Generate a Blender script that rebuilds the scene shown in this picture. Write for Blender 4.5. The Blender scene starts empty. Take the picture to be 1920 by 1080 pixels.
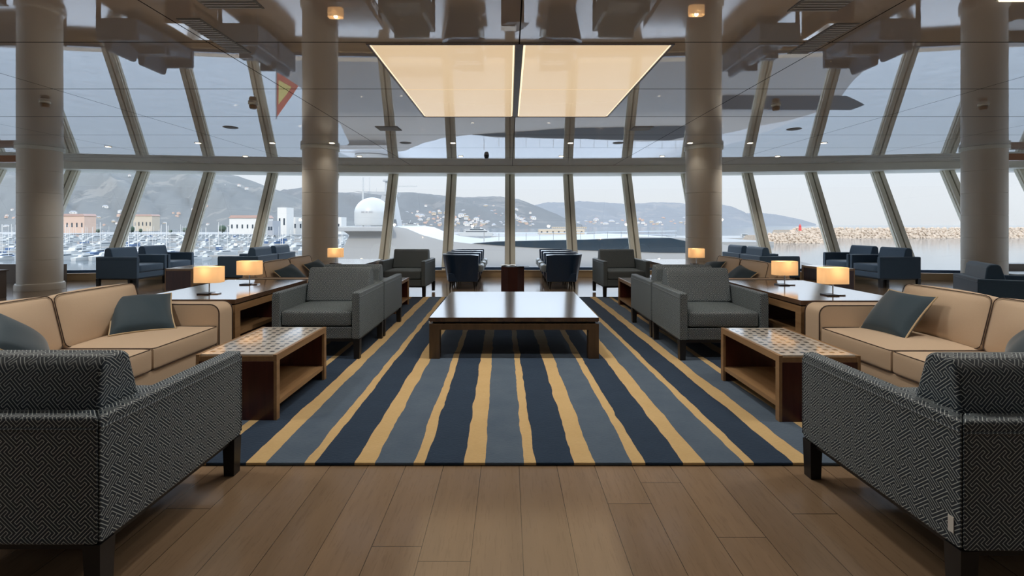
import bpy, bmesh, math, random
from math import pi, sin, cos, radians, sqrt, floor
from mathutils import Vector, Matrix
random.seed(7)
SC = bpy.context.scene
COL = SC.collection

# ------------------------------------------------------------------ camera, world, sun, exposure
cam_d = bpy.data.cameras.new('camera'); cam = bpy.data.objects.new('camera', cam_d); COL.objects.link(cam)
cam.location = (0, 0, 1.3); cam.rotation_euler = (pi/2, 0, 0)
cam_d.lens = 16; cam_d.sensor_width = 36; cam_d.shift_x = 0.0031; cam_d.shift_y = -0.062
cam_d.clip_start = 0.05; cam_d.clip_end = 20000
SC.camera = cam
SC.view_settings.view_transform = 'Standard'; SC.view_settings.look = 'None'
SC.view_settings.gamma = 1; SC.view_settings.use_curve_mapping = False
SC.view_settings.exposure = 0.28

world = bpy.data.worlds.new('sky'); SC.world = world; world.use_nodes = True
wn = world.node_tree.nodes; wl = world.node_tree.links; wn.clear()
tc = wn.new('ShaderNodeTexCoord'); sx = wn.new('ShaderNodeSeparateXYZ'); wl.new(tc.outputs['Generated'], sx.inputs[0])
cr = wn.new('ShaderNodeValToRGB'); wl.new(sx.outputs['Z'], cr.inputs[0])
els = cr.color_ramp.elements
SKY = [(0, (.77, .80, .84), .94), (.05, (.77, .805, .85), .96), (.10, (.75, .80, .87), .99), (.14, (.69, .79, .92), 1.35), (.21, (.68, .79, .94), 2.2), (.32, (.68, .80, .97), 4.4), (.55, (.68, .80, .97), 3.5), (1, (.60, .74, .96), 1.8)]
for k, (p_, c_, g_) in enumerate(SKY):                 # hazy dome, band above the visible sky boosted to light the room
    e = els[0] if k == 0 else (els[-1] if k == len(SKY)-1 else els.new(p_))
    e.position = p_; e.color = (*[q*g_ for q in c_], 1)
bg = wn.new('ShaderNodeBackground'); bg.inputs['Strength'].default_value = 1.0
wo = wn.new('ShaderNodeOutputWorld'); wl.new(cr.outputs[0], bg.inputs['Color']); wl.new(bg.outputs[0], wo.inputs['Surface'])

sun_d = bpy.data.lights.new('sun', 'SUN'); sun = bpy.data.objects.new('sun', sun_d); COL.objects.link(sun)
sun.rotation_euler = (radians(62), 0, radians(-14)); sun_d.energy = 1.5; sun_d.angle = radians(3); sun_d.color = (1, .86, .68)

# ------------------------------------------------------------------ materials
MATS = {}
class NT:
    def __init__(s, name):
        s.m = bpy.data.materials.new(name); s.m.use_nodes = True
        s.n = s.m.node_tree.nodes; s.l = s.m.node_tree.links
        s.b = s.n['Principled BSDF']; MATS[name] = s.m
    def put(s, sock, v):
        if isinstance(v, bpy.types.NodeSocket): s.l.new(v, sock)
        else:
            if hasattr(sock, 'default_value'):
                try: sock.default_value = v
                except Exception: sock.default_value = (*v, 1) if len(v) == 3 else v
    def math(s, op, a, b=None, c=None):
        n = s.n.new('ShaderNodeMath'); n.operation = op
        s.put(n.inputs[0], a)
        if b is not None: s.put(n.inputs[1], b)
        if c is not None: s.put(n.inputs[2], c)
        return n.outputs[0]
    def mix(s, f, a, b):
        n = s.n.new('ShaderNodeMix'); n.data_type = 'RGBA'
        s.put(n.inputs[0], f); s.put(n.inputs[6], col(a)); s.put(n.inputs[7], col(b)); return n.outputs[2]
    def coord(s, kind='Object'):
        n = s.n.new('ShaderNodeTexCoord'); return n.outputs[kind]
    def sep(s, v):
        n = s.n.new('ShaderNodeSeparateXYZ'); s.l.new(v, n.inputs[0]); return n.outputs
    def comb(s, x, y, z):
        n = s.n.new('ShaderNodeCombineXYZ'); s.put(n.inputs[0], x); s.put(n.inputs[1], y); s.put(n.inputs[2], z); return n.outputs[0]
    def noise(s, vec, scale, detail=3, out='Fac', rough=.5):
        n = s.n.new('ShaderNodeTexNoise'); s.l.new(vec, n.inputs['Vector']); n.inputs['Scale'].default_value = scale
        n.inputs['Detail'].default_value = detail; n.inputs['Roughness'].default_value = rough; return n.outputs[out]
    def ramp(s, f, stops):
        n = s.n.new('ShaderNodeValToRGB'); s.l.new(f, n.inputs[0]); els = n.color_ramp.elements
        els[0].position, els[0].color = stops[0][0], col(stops[0][1]); els[1].position, els[1].color = stops[-1][0], col(stops[-1][1])
        for p, c in stops[1:-1]:
            e = els.new(p); e.color = col(c)
        return n.outputs[0]
    def bump(s, h, strength=.3, dist=.01):
        n = s.n.new('ShaderNodeBump'); n.inputs['Strength'].default_value = strength; n.inputs['Distance'].default_value = dist
        s.l.new(h, n.inputs['Height']); s.l.new(n.outputs[0], s.b.inputs['Normal'])
    def set(s, **k):
        for a, v in k.items():
            a = {'color': 'Base Color', 'rough': 'Roughness', 'metal': 'Metallic', 'spec': 'Specular IOR Level', 'coat': 'Coat Weight',
                 'coatr': 'Coat Roughness', 'emit': 'Emission Color', 'emits': 'Emission Strength', 'sheen': 'Sheen Weight', 'trans': 'Transmission Weight'}[a]
            if a in ('Base Color', 'Emission Color'): v = col(v)
            s.put(s.b.inputs[a], v)
        return s
def col(v):
    if isinstance(v, bpy.types.NodeSocket): return v
    return (*v, 1) if len(v) == 3 else v
def srgb(r, g, b):
    f = lambda c: (c/255/12.92) if c/255 <= .04045 else ((c/255+.055)/1.055)**2.4
    return (f(r), f(g), f(b))
def simple(name, c, rough=.5, var=.06, scale=4, **k):
    t = NT(name); n = t.noise(t.coord(), scale)
    hi = tuple(min(1, x*(1+var)) for x in c); lo = tuple(x*(1-var) for x in c)
    t.set(color=t.mix(n, lo, hi), rough=rough, **k); return t.m
def wood(name, c1, c2, rough=.35, scale=1.0, axis=1, coat=0.0):
    t = NT(name); x, y, z = t.sep(t.coord())[:3]
    s = [14, 14, 14]; s[axis] = 1.2
    v = t.comb(t.math('MULTIPLY', x, s[0]*scale), t.math('MULTIPLY', y, s[1]*scale), t.math('MULTIPLY', z, s[2]*scale))
    n = t.noise(v, 1.6, 6, rough=.6)
    t.set(color=t.ramp(n, [(.3, c1), (.7, c2)]), rough=rough, coat=coat, coatr=.05); t.bump(n, .05, .003); t.b.inputs['Coat IOR'].default_value = 1.5; t.b.inputs['Coat Roughness'].default_value = .13; return t.m

# fretwork upholstery: interlocking hooked double lines at 45 degrees, lattice of (5,5),(5,-5) line units
def fret(name, base, line, unit=.0104, lw=.12):
    t = NT(name); u0 = t.sep(t.coord('UV')); X, Z = u0[0], u0[1]
    U = t.math('MULTIPLY', t.math('SUBTRACT', X, Z), .7071/unit)
    W = t.math('MULTIPLY', t.math('MULTIPLY_ADD', t.math('ADD', X, Z), -1.0, 0.0), .7071/unit)
    def fam(a, b, a0, b0, half, off=None):
        da0 = t.math('SUBTRACT', a, a0)
        k = t.math('ROUND', t.math('DIVIDE', da0, 5.0))
        k5 = t.math('MULTIPLY', k, 5.0)
        da = t.math('ABSOLUTE', t.math('SUBTRACT', da0, k5))
        db = t.math('WRAP', t.math('SUBTRACT', t.math('SUBTRACT', b, b0), k5), -5.0, 5.0)
        db = t.math('ABSOLUTE', db)
        if off is not None: db = t.math('ABSOLUTE', t.math('SUBTRACT', db, off))
        return t.math('MAXIMUM', da, t.math('SUBTRACT', db, half))
    fs = [fam(W, U, -1, 0, 4), fam(W, U, 0, 0, 3), fam(W, U, 1, 0, 1, 2), fam(W, U, -2, 0, 3), fam(W, U, -3, 0, 1, 2),
          fam(U, W, 0, 4, 4), fam(U, W, 1, 4, 3), fam(U, W, -1, 4, 3), fam(U, W, 3, .5, .5), fam(U, W, -3, .5, .5), fam(U, W, 3, -2.5, .5), fam(U, W, -3, -2.5, .5)]
    d = fs[0]
    for f in fs[1:]: d = t.math('MINIMUM', d, f)
    mr = t.n.new('ShaderNodeMapRange'); t.l.new(d, mr.inputs['Value'])
    mr.inputs['From Min'].default_value = lw*.6; mr.inputs['From Max'].default_value = lw*1.4
    mr.inputs['To Min'].default_value = 1; mr.inputs['To Max'].default_value = 0
    nz = t.noise(t.coord(), 420, 2)
    t.set(color=t.mix(mr.outputs[0], t.mix(nz, tuple(c*.7 for c in base), tuple(c*1.3 for c in base)), line), rough=.5, spec=.55)
    t.bump(mr.outputs[0], .3, .001); return t.m

fret('fret_fabric', (.010, .024, .042), (.48, .54, .55))
simple('blue_fabric', (.038, .086, .150), .7, .15, 90, sheen=.3)
simple('navy_leather', (.012, .038, .092), .32, .2, 30, coat=.3)
simple('leather_highlight', (.30, .36, .40), .35, .1, 20)  # highlight on the tub seat fronts, painted as a paler leather tone
t = NT('cream_fabric'); n1 = t.noise(t.coord(), 260, 2); n2 = t.noise(t.coord(), 3, 3)
t.set(color=t.mix(n1, (.54, .40, .28), (.62, .47, .335)), rough=.75, sheen=.2); t.bump(n2, .25, .02)
simple('dark_piping', (.045, .025, .018), .6)
simple('cream_piping', (.55, .42, .26), .6)
t = NT('pillow_fabric'); n1 = t.noise(t.coord(), 300, 2); t.set(color=t.mix(n1, (.012, .034, .054), (.024, .054, .080)), rough=.7, sheen=.3)
simple('black_wood', (.010, .009, .010), .4)
wood('walnut', (.035, .018, .012), (.070, .036, .022), .16, coat=1)
wood('walnut_leg', (.055, .032, .016), (.095, .056, .030), .3, axis=2)
wood('mahogany', (.042, .010, .008), (.075, .018, .013), .3, axis=2)
wood('oak', (.23, .13, .062), (.35, .215, .11), .35)
wood('console_top', (.09, .050, .030), (.15, .085, .052), .14, coat=1)
simple('groove_black', (.006, .006, .006), .8)
simple('chrome', (.75, .75, .75), .12, metal=1.0)
simple('black_metal', (.012, .012, .013), .3)
simple('mullion_paint', srgb(236, 233, 218), .45, .03)
simple('mullion_groove', srgb(150, 146, 130), .6, .03)
simple('header_paint', srgb(232, 235, 228), .4, .03)
simple('column_paint', srgb(217, 209, 196), .38, .02, coat=.15)
simple('kerb_paint', srgb(188, 160, 122), .5, .04)
simple('wall_paint', srgb(150, 128, 102), .6)
simple('dark_cabinet', srgb(92, 76, 62), .4)
simple('orange_wood', srgb(150, 92, 40), .4)
simple('detector_body', srgb(150, 128, 104), .5)
simple('speaker_grille', (.22, .23, .24), .6)
simple('paper_white', (.75, .75, .72), .5)

# lamp shade
t = NT('lamp_shade'); z = t.sep(t.coord('Object')); nz = t.noise(t.coord(), 90, 3)
t.set(color=(.80, .62, .40), rough=.8, emit=t.mix(nz, (1.0, .60, .30), (1.0, .66, .35)), emits=.33)
tl = t.n.new('ShaderNodeBsdfTranslucent'); tl.inputs[0].default_value = (.80, .70, .56, 1); mx = t.n.new('ShaderNodeMixShader'); mx.inputs[0].default_value = .45
t.l.new(t.b.outputs[0], mx.inputs[1]); t.l.new(tl.outputs[0], mx.inputs[2]); t.l.new(mx.outputs[0], t.n['Material Output'].inputs[0])
t = NT('lamp_bulb'); t.set(color=(1, .9, .7), emit=(1, .75, .4), emits=14)
t = NT('glow_diffuser'); nz = t.noise(t.coord(), 1.3, 2)
t.set(color=(.25, .2, .14), rough=.12, emit=t.mix(nz, (.80, .57, .34), (.84, .64, .41)), emits=.74, coat=.6, coatr=.03)
t = NT('glow_edge'); t.set(color=(1, .9, .7), emit=(1, .83, .58), emits=.95)
t = NT('downlight_glow'); t.set(color=(1, .9, .7), emit=(1, .82, .58), emits=6)

# clear glazing
t = NT('glass'); t.n.remove(t.b); tr = t.n.new('ShaderNodeBsdfTransparent'); tr.inputs[0].default_value = (.97, .98, .98, 1)
gl = t.n.new('ShaderNodeBsdfGlossy'); gl.inputs['Roughness'].default_value = .005; gl.inputs[0].default_value = (1, 1, 1, 1)
mx = t.n.new('ShaderNodeMixShader'); mx.inputs[0].default_value = .045
t.l.new(tr.outputs[0], mx.inputs[1]); t.l.new(gl.outputs[0], mx.inputs[2]); t.l.new(mx.outputs[0], t.n['Material Output'].inputs[0])

# mirror-lacquered ceiling with fine dark seams
t = NT('ceiling_lacquer'); t.n.remove(t.b); x, y, z = t.sep(t.coord())[:3]
def seam(a, a0, per, w):
    d = t.math('ABSOLUTE', t.math('WRAP', t.math('SUBTRACT', a, a0), -per/2, per/2))
    return t.math('LESS_THAN', d, w)
sm = t.math('MAXIMUM', seam(x, .09, 2.65, .0055), seam(y, 3.87, 1.335, .008))
df = t.n.new('ShaderNodeBsdfDiffuse'); t.put(df.inputs[0], col((.60, .55, .51)))
gl = t.n.new('ShaderNodeBsdfGlossy'); gl.inputs['Roughness'].default_value = .012; gl.inputs[0].default_value = (.88, .90, .93, 1)
nz = t.noise(t.coord(), .9, 1); bp = t.n.new('ShaderNodeBump'); bp.inputs['Strength'].default_value = .05; bp.inputs['Distance'].default_value = .02
t.l.new(nz, bp.inputs['Height']); t.l.new(bp.outputs[0], gl.inputs['Normal'])
lw_ = t.n.new('ShaderNodeFresnel'); lw_.inputs[0].default_value = 1.9
fac = t.math('MULTIPLY_ADD', lw_.outputs[0], .62, .30)
m1 = t.n.new('ShaderNodeMixShader'); t.l.new(fac, m1.inputs[0]); t.l.new(df.outputs[0], m1.inputs[1]); t.l.new(gl.outputs[0], m1.inputs[2])
dk = t.n.new('ShaderNodeBsdfDiffuse'); t.put(dk.inputs[0], col((.02, .02, .022)))
m2 = t.n.new('ShaderNodeMixShader'); t.l.new(sm, m2.inputs[0]); t.l.new(m1.outputs[0], m2.inputs[1]); t.l.new(dk.outputs[0], m2.inputs[2])
t.l.new(m2.outputs[0], t.n['Material Output'].inputs[0])

# plank floor, boards run along the view
t = NT('plank_floor'); x, y, z = t.sep(t.coord())[:3]
PW, PL = .203, 1.9
ix = t.math('FLOOR', t.math('DIVIDE', t.math('SUBTRACT', x, .055), PW))
wn1 = t.n.new('ShaderNodeTexWhiteNoise'); wn1.noise_dimensions = '1D'; t.l.new(ix, wn1.inputs['W'])
yo = t.math('ADD', y, t.math('MULTIPLY', wn1.outputs[0], PL))
iy = t.math('FLOOR', t.math('DIVIDE', yo, PL))
wn2 = t.n.new('ShaderNodeTexWhiteNoise'); wn2.noise_dimensions = '2D'; t.l.new(t.comb(ix, iy, 0), wn2.inputs['Vector'])
fx = t.math('ABSOLUTE', t.math('WRAP', t.math('SUBTRACT', x, .055), -PW/2, PW/2))
fy = t.math('ABSOLUTE', t.math('WRAP', yo, -PL/2, PL/2))
gap = t.math('MAXIMUM', t.math('LESS_THAN', fx, .0013), t.math('LESS_THAN', fy, .0016))
gv = t.comb(t.math('ADD', t.math('MULTIPLY', x, 11), t.math('MULTIPLY', wn2.outputs[0], 37)), t.math('MULTIPLY', y, .9), wn2.outputs[0])
g1 = t.noise(gv, 1.5, 7, rough=.62); g2 = t.noise(gv, 11, 4)
cA = t.mix(wn2.outputs[0], (.20, .135, .085), (.33, .225, .145))
cB = t.mix(t.math('MULTIPLY', g1, 1.3), (.15, .105, .068), cA)
cC = t.mix(t.math('MULTIPLY', t.math('GREATER_THAN', g2, .60), .22), cB, (.05, .032, .02))
t.set(color=t.mix(gap, t.mix(.35, cC, (.28, .19, .12)), (.035, .024, .016)), rough=.14, spec=.6); t.b.inputs['IOR'].default_value = 1.85; t.bump(g1, .05, .004)

# striped rug
t = NT('rug_pile'); x, y, z = t.sep(t.coord())[:3]
wob = t.math('MULTIPLY', t.math('SUBTRACT', t.noise(t.comb(t.math('MULTIPLY', x, 5), t.math('MULTIPLY', y, 1.6), 0), 1.7, 3), .5), .05)
xe = t.math('ADD', t.math('ADD', x, wob), t.math('MULTIPLY', t.math('SUBTRACT', y, 2.45), .016))
ph = t.math('WRAP', t.math('ADD', xe, .184+.055), 0.0, .59)   # 0..0.11 wide yellow, ..0.32 grey, ..0.38 narrow, ..0.59 dark
def band(lo, hi): return t.math('MULTIPLY', t.math('GREATER_THAN', ph, lo), t.math('LESS_THAN', ph, hi))
fine = t.noise(t.comb(t.math('MULTIPLY', x, 40), t.math('MULTIPLY', y, 120), 0), 1.0, 4); soft = t.noise(t.coord(), 6, 3)
grey = t.mix(soft, (.065, .10, .155), (.11, .15, .205)); dark = t.mix(soft, (.014, .030, .062), (.026, .050, .092))
yel = t.mix(soft, (.56, .38, .17), (.66, .47, .235))
c = t.mix(band(0, .11), t.mix(band(.11, .32), t.mix(band(.32, .38), dark, yel), grey), yel)
t.set(color=t.mix(t.math('MULTIPLY', fine, .22), c, (.03, .04, .05)), rough=.95, spec=.1, sheen=.12); t.bump(fine, .6, .006)

# lattice inlay table top
t = NT('inlay_top'); x, y, z = t.sep(t.coord())[:3]
P = .066
inx = t.math('LESS_THAN', t.math('ABSOLUTE', t.math('WRAP', x, -P/2, P/2)), .0155)
iny = t.math('LESS_THAN', t.math('ABSOLUTE', t.math('WRAP', y, -P/2, P/2)), .0155)
lim = t.math('MULTIPLY', t.math('LESS_THAN', t.math('ABSOLUTE', x), .232), t.math('LESS_THAN', t.math('ABSOLUTE', y), .364))
msk = t.math('MULTIPLY', t.math('MULTIPLY', inx, iny), lim)
t.set(color=t.mix(msk, (.60, .55, .49), (.022, .012, .010)), rough=.25, coat=1, coatr=.1); t.b.inputs['Coat IOR'].default_value = 1.7

# outdoors
t = NT('sea_water'); n1 = t.noise(t.coord(), .35, 3); t.set(color=(.06, .085, .10), rough=.10, spec=1.0); t.bump(n1, .12, .25)
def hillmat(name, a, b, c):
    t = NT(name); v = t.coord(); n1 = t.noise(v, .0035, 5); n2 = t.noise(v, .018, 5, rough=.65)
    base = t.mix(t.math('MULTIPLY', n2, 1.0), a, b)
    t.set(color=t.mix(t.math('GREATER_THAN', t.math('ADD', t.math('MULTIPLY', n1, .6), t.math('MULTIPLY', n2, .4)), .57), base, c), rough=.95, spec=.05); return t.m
hillmat('hill_near', (0.133, 0.136, 0.134), (0.163, 0.164, 0.158), (0.190, 0.184, 0.172))  # distance haze is mixed into the hill colours, palest on the far ridges
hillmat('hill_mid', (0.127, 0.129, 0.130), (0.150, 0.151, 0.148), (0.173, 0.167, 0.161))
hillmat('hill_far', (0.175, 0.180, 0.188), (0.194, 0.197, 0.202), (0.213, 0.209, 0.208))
simple('ship_white', (.32, .325, .33), .3, .02, 1, coat=.3)
simple('ship_glass', (.02, .035, .05), .08, .1)
simple('gelcoat', (.40, .40, .39), .35, .05)
simple('boat_blue', (.05, .10, .20), .4)
simple('rock', (.42, .33, .25), .9, .3, .5)
simple('concrete', (.27, .26, .245), .9, .1, .05)
simple('white_wall', (.56, .53, .49), .8, .05, .05)
simple('pink_wall', (.50, .35, .27), .8, .08, .1)
simple('cream_wall', (.42, .35, .27), .8, .05, .05)
simple('roof_tile', (.36, .24, .20), .9, .1, .1)
simple('grey_roof', (.30, .30, .31), .8, .1, .1)
simple('tree_dark', (.05, .075, .05), .95, .3, .3)
simple('flag_red', (.50, .13, .09), .7)
simple('flag_yellow', (.68, .55, .20), .7)
simple('beacon_red', (.55, .05, .04), .6)

# ------------------------------------------------------------------ mesh helpers
class MB:
    def __init__(s): s.v = []; s.f = []; s.mi = []
    def add(s, vs, fs, mi=0):
        o = len(s.v); s.v += [tuple(v) for v in vs]; s.f += [tuple(i+o for i in f) for f in fs]; s.mi += [mi]*len(fs)
    def bm(s, b, mi=0, mat=None):
        if mat is not None: bmesh.ops.transform(b, matrix=mat, verts=b.verts)
        b.verts.index_update(); s.add([v.co[:] for v in b.verts], [[v.index for v in f.verts] for f in b.faces], mi); b.free()
    def box(s, x0, x1, y0, y1, z0, z1, r=0, seg=2, mi=0, mat=None):
        b = bmesh.new(); bmesh.ops.create_cube(b, size=1)
        for v in b.verts: v.co = ((x0+x1)/2+v.co.x*(x1-x0), (y0+y1)/2+v.co.y*(y1-y0), (z0+z1)/2+v.co.z*(z1-z0))
        if r > 0: bmesh.ops.bevel(b, geom=b.edges[:], offset=r, segments=seg, affect='EDGES', profile=.5)
        s.bm(b, mi, mat)
    def prism(s, pts, a, b_, axis='x', r=0, seg=3, mi=0, mat=None):
        # pts: polygon in the plane normal to axis; x:(y,z) y:(x,z) z:(x,y)
        b = bmesh.new()
        def P(p, q): return {'x': (q, p[0], p[1]), 'y': (p[0], q, p[1]), 'z': (p[0], p[1], q)}[axis]
        v0 = [b.verts.new(P(p, a)) for p in pts]; v1 = [b.verts.new(P(p, b_)) for p in pts]; n = len(pts)
        b.faces.new(v0); b.faces.new(v1[::-1])
        for i in range(n): b.faces.new((v0[i], v1[i], v1[(i+1) % n], v0[(i+1) % n]))
        bmesh.ops.recalc_face_normals(b, faces=b.faces[:])
        if r > 0: bmesh.ops.bevel(b, geom=b.edges[:], offset=r, segments=seg, affect='EDGES', profile=.5)
        s.bm(b, mi, mat)
    def frustum(s, cx, cy, z0, z1, h0, h1, mi=0, dx=0, dy=0):
        # square tapered post, half sizes h0 (bottom) h1 (top)
        vs = [(cx+dx+i*h0, cy+dy+j*h0, z0) for i, j in ((-1,-1),(1,-1),(1,1),(-1,1))]+[(cx+i*h1, cy+j*h1, z1) for i, j in ((-1,-1),(1,-1),(1,1),(-1,1))]
        s.add(vs, [(3,2,1,0),(4,5,6,7),(0,1,5,4),(1,2,6,5),(2,3,7,6),(3,0,4,7)], mi)
    def lathe(s, prof, cx=0, cy=0, n=32, mi=0, mat=None):
        b = bmesh.new(); rings = []
        for r, z in prof: rings.append([b.verts.new((cx+r*cos(2*pi*i/n), cy+r*sin(2*pi*i/n), z)) for i in range(n)])
        for k in range(len(prof)-1):
            for i in range(n): b.faces.new((rings[k][i], rings[k][(i+1) % n], rings[k+1][(i+1) % n], rings[k+1][i]))
        b.faces.new(rings[0][::-1]); b.faces.new(rings[-1]); s.bm(b, mi, mat)
    def tube(s, pts, r, closed=False, n=6, mi=0):
        pts = [Vector(p) for p in pts]; N = len(pts); rings = []
        for i in range(N):
            a = pts[(i-1) % N] if (closed or i > 0) else pts[i]; c = pts[(i+1) % N] if (closed or i < N-1) else pts[i]
            d = (c-a).normalized(); up = Vector((0, 0, 1)) if abs(d.z) < .9 else Vector((1, 0, 0))
            sd = d.cross(up).normalized(); u2 = sd.cross(d)
            rings.append([pts[i]+sd*r*cos(2*pi*k/n)+u2*r*sin(2*pi*k/n) for k in range(n)])
        vs = [v for rg in rings for v in rg]; fs = []
        for i in range(N if closed else N-1):
            j = (i+1) % N
            for k in range(n): fs.append((i*n+k, i*n+(k+1) % n, j*n+(k+1) % n, j*n+k))
        if not closed: fs += [tuple(range(n))[::-1], tuple((N-1)*n+k for k in range(n))]
        s.add(vs, fs, mi)
    def cushion(s, w, d, h, rad=.03, bulge=.02, n=12, mi=0, mat=None):
        # soft block centred at the origin, faces puffed a little
        b = bmesh.new(); bmesh.ops.create_cube(b, size=2); bmesh.ops.subdivide_edges(b, edges=b.edges[:], cuts=n, use_grid_fill=True)
        H = Vector((w/2, d/2, h/2))
        for v in b.verts:
            q = v.co.copy(); p = Vector((q.x*H.x, q.y*H.y, q.z*H.z))
            inner = Vector([max(-H[i]+rad, min(H[i]-rad, p[i])) for i in range(3)])
            dd = p-inner
            if dd.length > 1e-6: p = inner+dd.normalized()*rad*min(1, dd.length/rad*1.0 if dd.length < rad else 1)
            p.z += q.z*bulge*(1-q.x**2)*(1-q.y**2) if abs(q.z) > .99 else 0
            p.x += q.x*bulge*.4*(1-q.z**2)*(1-q.y**2) if abs(q.x) > .99 else 0
            p.y += q.y*bulge*.4*(1-q.z**2)*(1-q.x**2) if abs(q.y) > .99 else 0
            v.co = p
        s.bm(b, mi, mat)
    def build(s, name, mats, parent=None, smooth=40, uv=False):
        me = bpy.data.meshes.new(name); me.from_pydata(s.v, [], s.f); me.validate(verbose=False); me.update()
        for m in (mats if isinstance(mats, (list, tuple)) else [mats]): me.materials.append(MATS[m])
        if len(s.mi) == len(me.polygons): me.polygons.foreach_set('material_index', s.mi)
        me.polygons.foreach_set('use_smooth', [True]*len(me.polygons))
        if smooth is not None: me.set_sharp_from_angle(angle=radians(smooth))
        if uv:
            L = me.uv_layers.new(name='uv')
            for p in me.polygons:
                nx, ny, nz = map(abs, p.normal)
                for li in p.loop_indices:
                    c = me.vertices[me.loops[li].vertex_index].co
                    L.data[li].uv = (c.y, c.z) if nx >= ny and nx >= nz else ((c.x, c.z) if ny >= nz else (c.x, c.y))
        o = bpy.data.objects.new(name, me); COL.objects.link(o)
        if parent is not None: o.parent = parent
        if smooth is not None and len(me.polygons) < 3000:
            w = o.modifiers.new('weighted_normal', 'WEIGHTED_NORMAL'); w.keep_sharp = True; w.weight = 80
        return o
def tag(o, label=None, cat=None, group=None, kind=None):
    if label: o['label'] = label
    if cat: o['category'] = cat
    if group: o['group'] = group
    if kind: o['kind'] = kind
    return o
def thing(name, label, cat, loc=(0, 0, 0), rz=0, group=None):
    o = bpy.data.objects.new(name, None); COL.objects.link(o); o.location = loc; o.rotation_euler = (0, 0, rz); o.empty_display_size = .1
    return tag(o, label, cat, group)
def kids(o): return [c for c in COL.objects if c.parent == o]
def copy_tree(o, loc, rz=None, label=None, group=None, parent=None):
    c = o.copy(); COL.objects.link(c)
    if parent is not None: c.parent = parent
    else:
        c.location = loc
        if rz is not None: c.rotation_euler = (0, 0, rz)
        if label: c['label'] = label
        if group: c['group'] = group
    for ch in kids(o): copy_tree(ch, None, parent=c)
    return c
def at(px, py, Y):                                      # a point of the photograph at depth Y
    return ((px-954)*Y/853.33, Y, 1.3-(py-421)*Y/853.33)
def struct(name, mb, mat, **k): return tag(mb.build(name, mat, **k), kind='structure')

# ------------------------------------------------------------------ the setting
ZC = 2.85
def YB(x): return 11.35-.0074*x*x                      # foot of the outward-leaning window wall
MX = [.03+1.585*k for k in range(-9, 10)]
XE = MX[-1]
b = MB()
pts = [(x, YB(x)+.1) for x in MX]
fl = [(-XE, -5)]+[(XE, -5)]+pts[::-1]
b.prism(fl, -.12, 0, 'z'); struct('floor', b, 'plank_floor')

LX0, LX1, LY0, LY1 = -1.225, 1.425, 3.90, 6.56          # opening of the luminous ceiling panel
b = MB()
for (x0, x1, y0, y1) in ((-16, LX0, -5, 13.6), (LX1, 16, -5, 13.6), (LX0, LX1, -5, LY0), (LX0, LX1, LY1, 13.6)):
    b.box(x0, x1, y0, y1, ZC, ZC+.25)
struct('ceiling', b, 'ceiling_lacquer')

def along(b, off0, off1, z0, z1, mi=0, xs=None):        # a bar that follows the curved wall
    xs = xs or MX
    for i in range(len(xs)-1):
        xa, xb = xs[i], xs[i+1]
        vs = []
        for z in (z0, z1):
            for (x, o) in ((xa, off0), (xb, off0), (xb, off1), (xa, off1)): vs.append((x, YB(x)+o, z))
        b.add(vs, [(3,2,1,0),(4,5,6,7),(0,1,5,4),(1,2,6,5),(2,3,7,6),(3,0,4,7)], mi)
b = MB(); along(b, .66, 1.6, 2.665, ZC-.001); along(b, .63, .70, 2.66, 2.70); struct('trim_1', b, 'header_paint', smooth=20)
b = MB(); along(b, -.06, .62, 0.001, .155); along(b, -.075, -.03, .145, .165); struct('baseboard_front', b, 'kerb_paint', smooth=20)
b = MB(); along(b, .02, .10, .165, .235); struct('trim_2', b, 'boat_blue', smooth=20)
LEAN = 1.05/2.5
for i, x in enumerate(MX):
    if i in (0, len(MX)-1): continue
    b = MB(); z0, z1 = .15, 2.70; yb = YB(x)
    ang = math.atan(-.0148*x); w = .115
    for (xa, xb, ya, yd, mi) in ((-w, -.018, 0, .17, 0), (.018, w, 0, .17, 0), (-.02, .02, .03, .15, 1), (-w-.018, -w, .055, .12, 0), (w, w+.018, .055, .12, 0)):
        vs = []
        for z in (z0, z1):
            for (lx, ly) in ((xa, ya), (xb, ya), (xb, yd), (xa, yd)):
                vs.append((x+lx*cos(ang)-ly*sin(ang), yb+lx*sin(ang)+ly*cos(ang)+(z-.16)*LEAN, z))
        b.add(vs, [(3,2,1,0),(4,5,6,7),(0,1,5,4),(1,2,6,5),(2,3,7,6),(3,0,4,7)], mi)
    struct('trim_%d' % (i+2), b, ['mullion_paint', 'mullion_groove'], smooth=20)
for i in range(len(MX)-1):
    xa, xb = MX[i], MX[i+1]; g = .12
    b = MB(); vs = []
    for z in (.17, 2.70):
        for (x, o) in ((xa+g, 0.08), (xb-g, 0.08), (xb-g, .09), (xa+g, .09)): vs.append((x, YB(x)+o+(z-.16)*LEAN, z))
    b.add(vs, [(3,2,1,0),(4,5,6,7),(0,1,5,4),(1,2,6,5),(2,3,7,6),(3,0,4,7)])
    struct('window_%d' % (i+1), b, 'glass', smooth=20)
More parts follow.
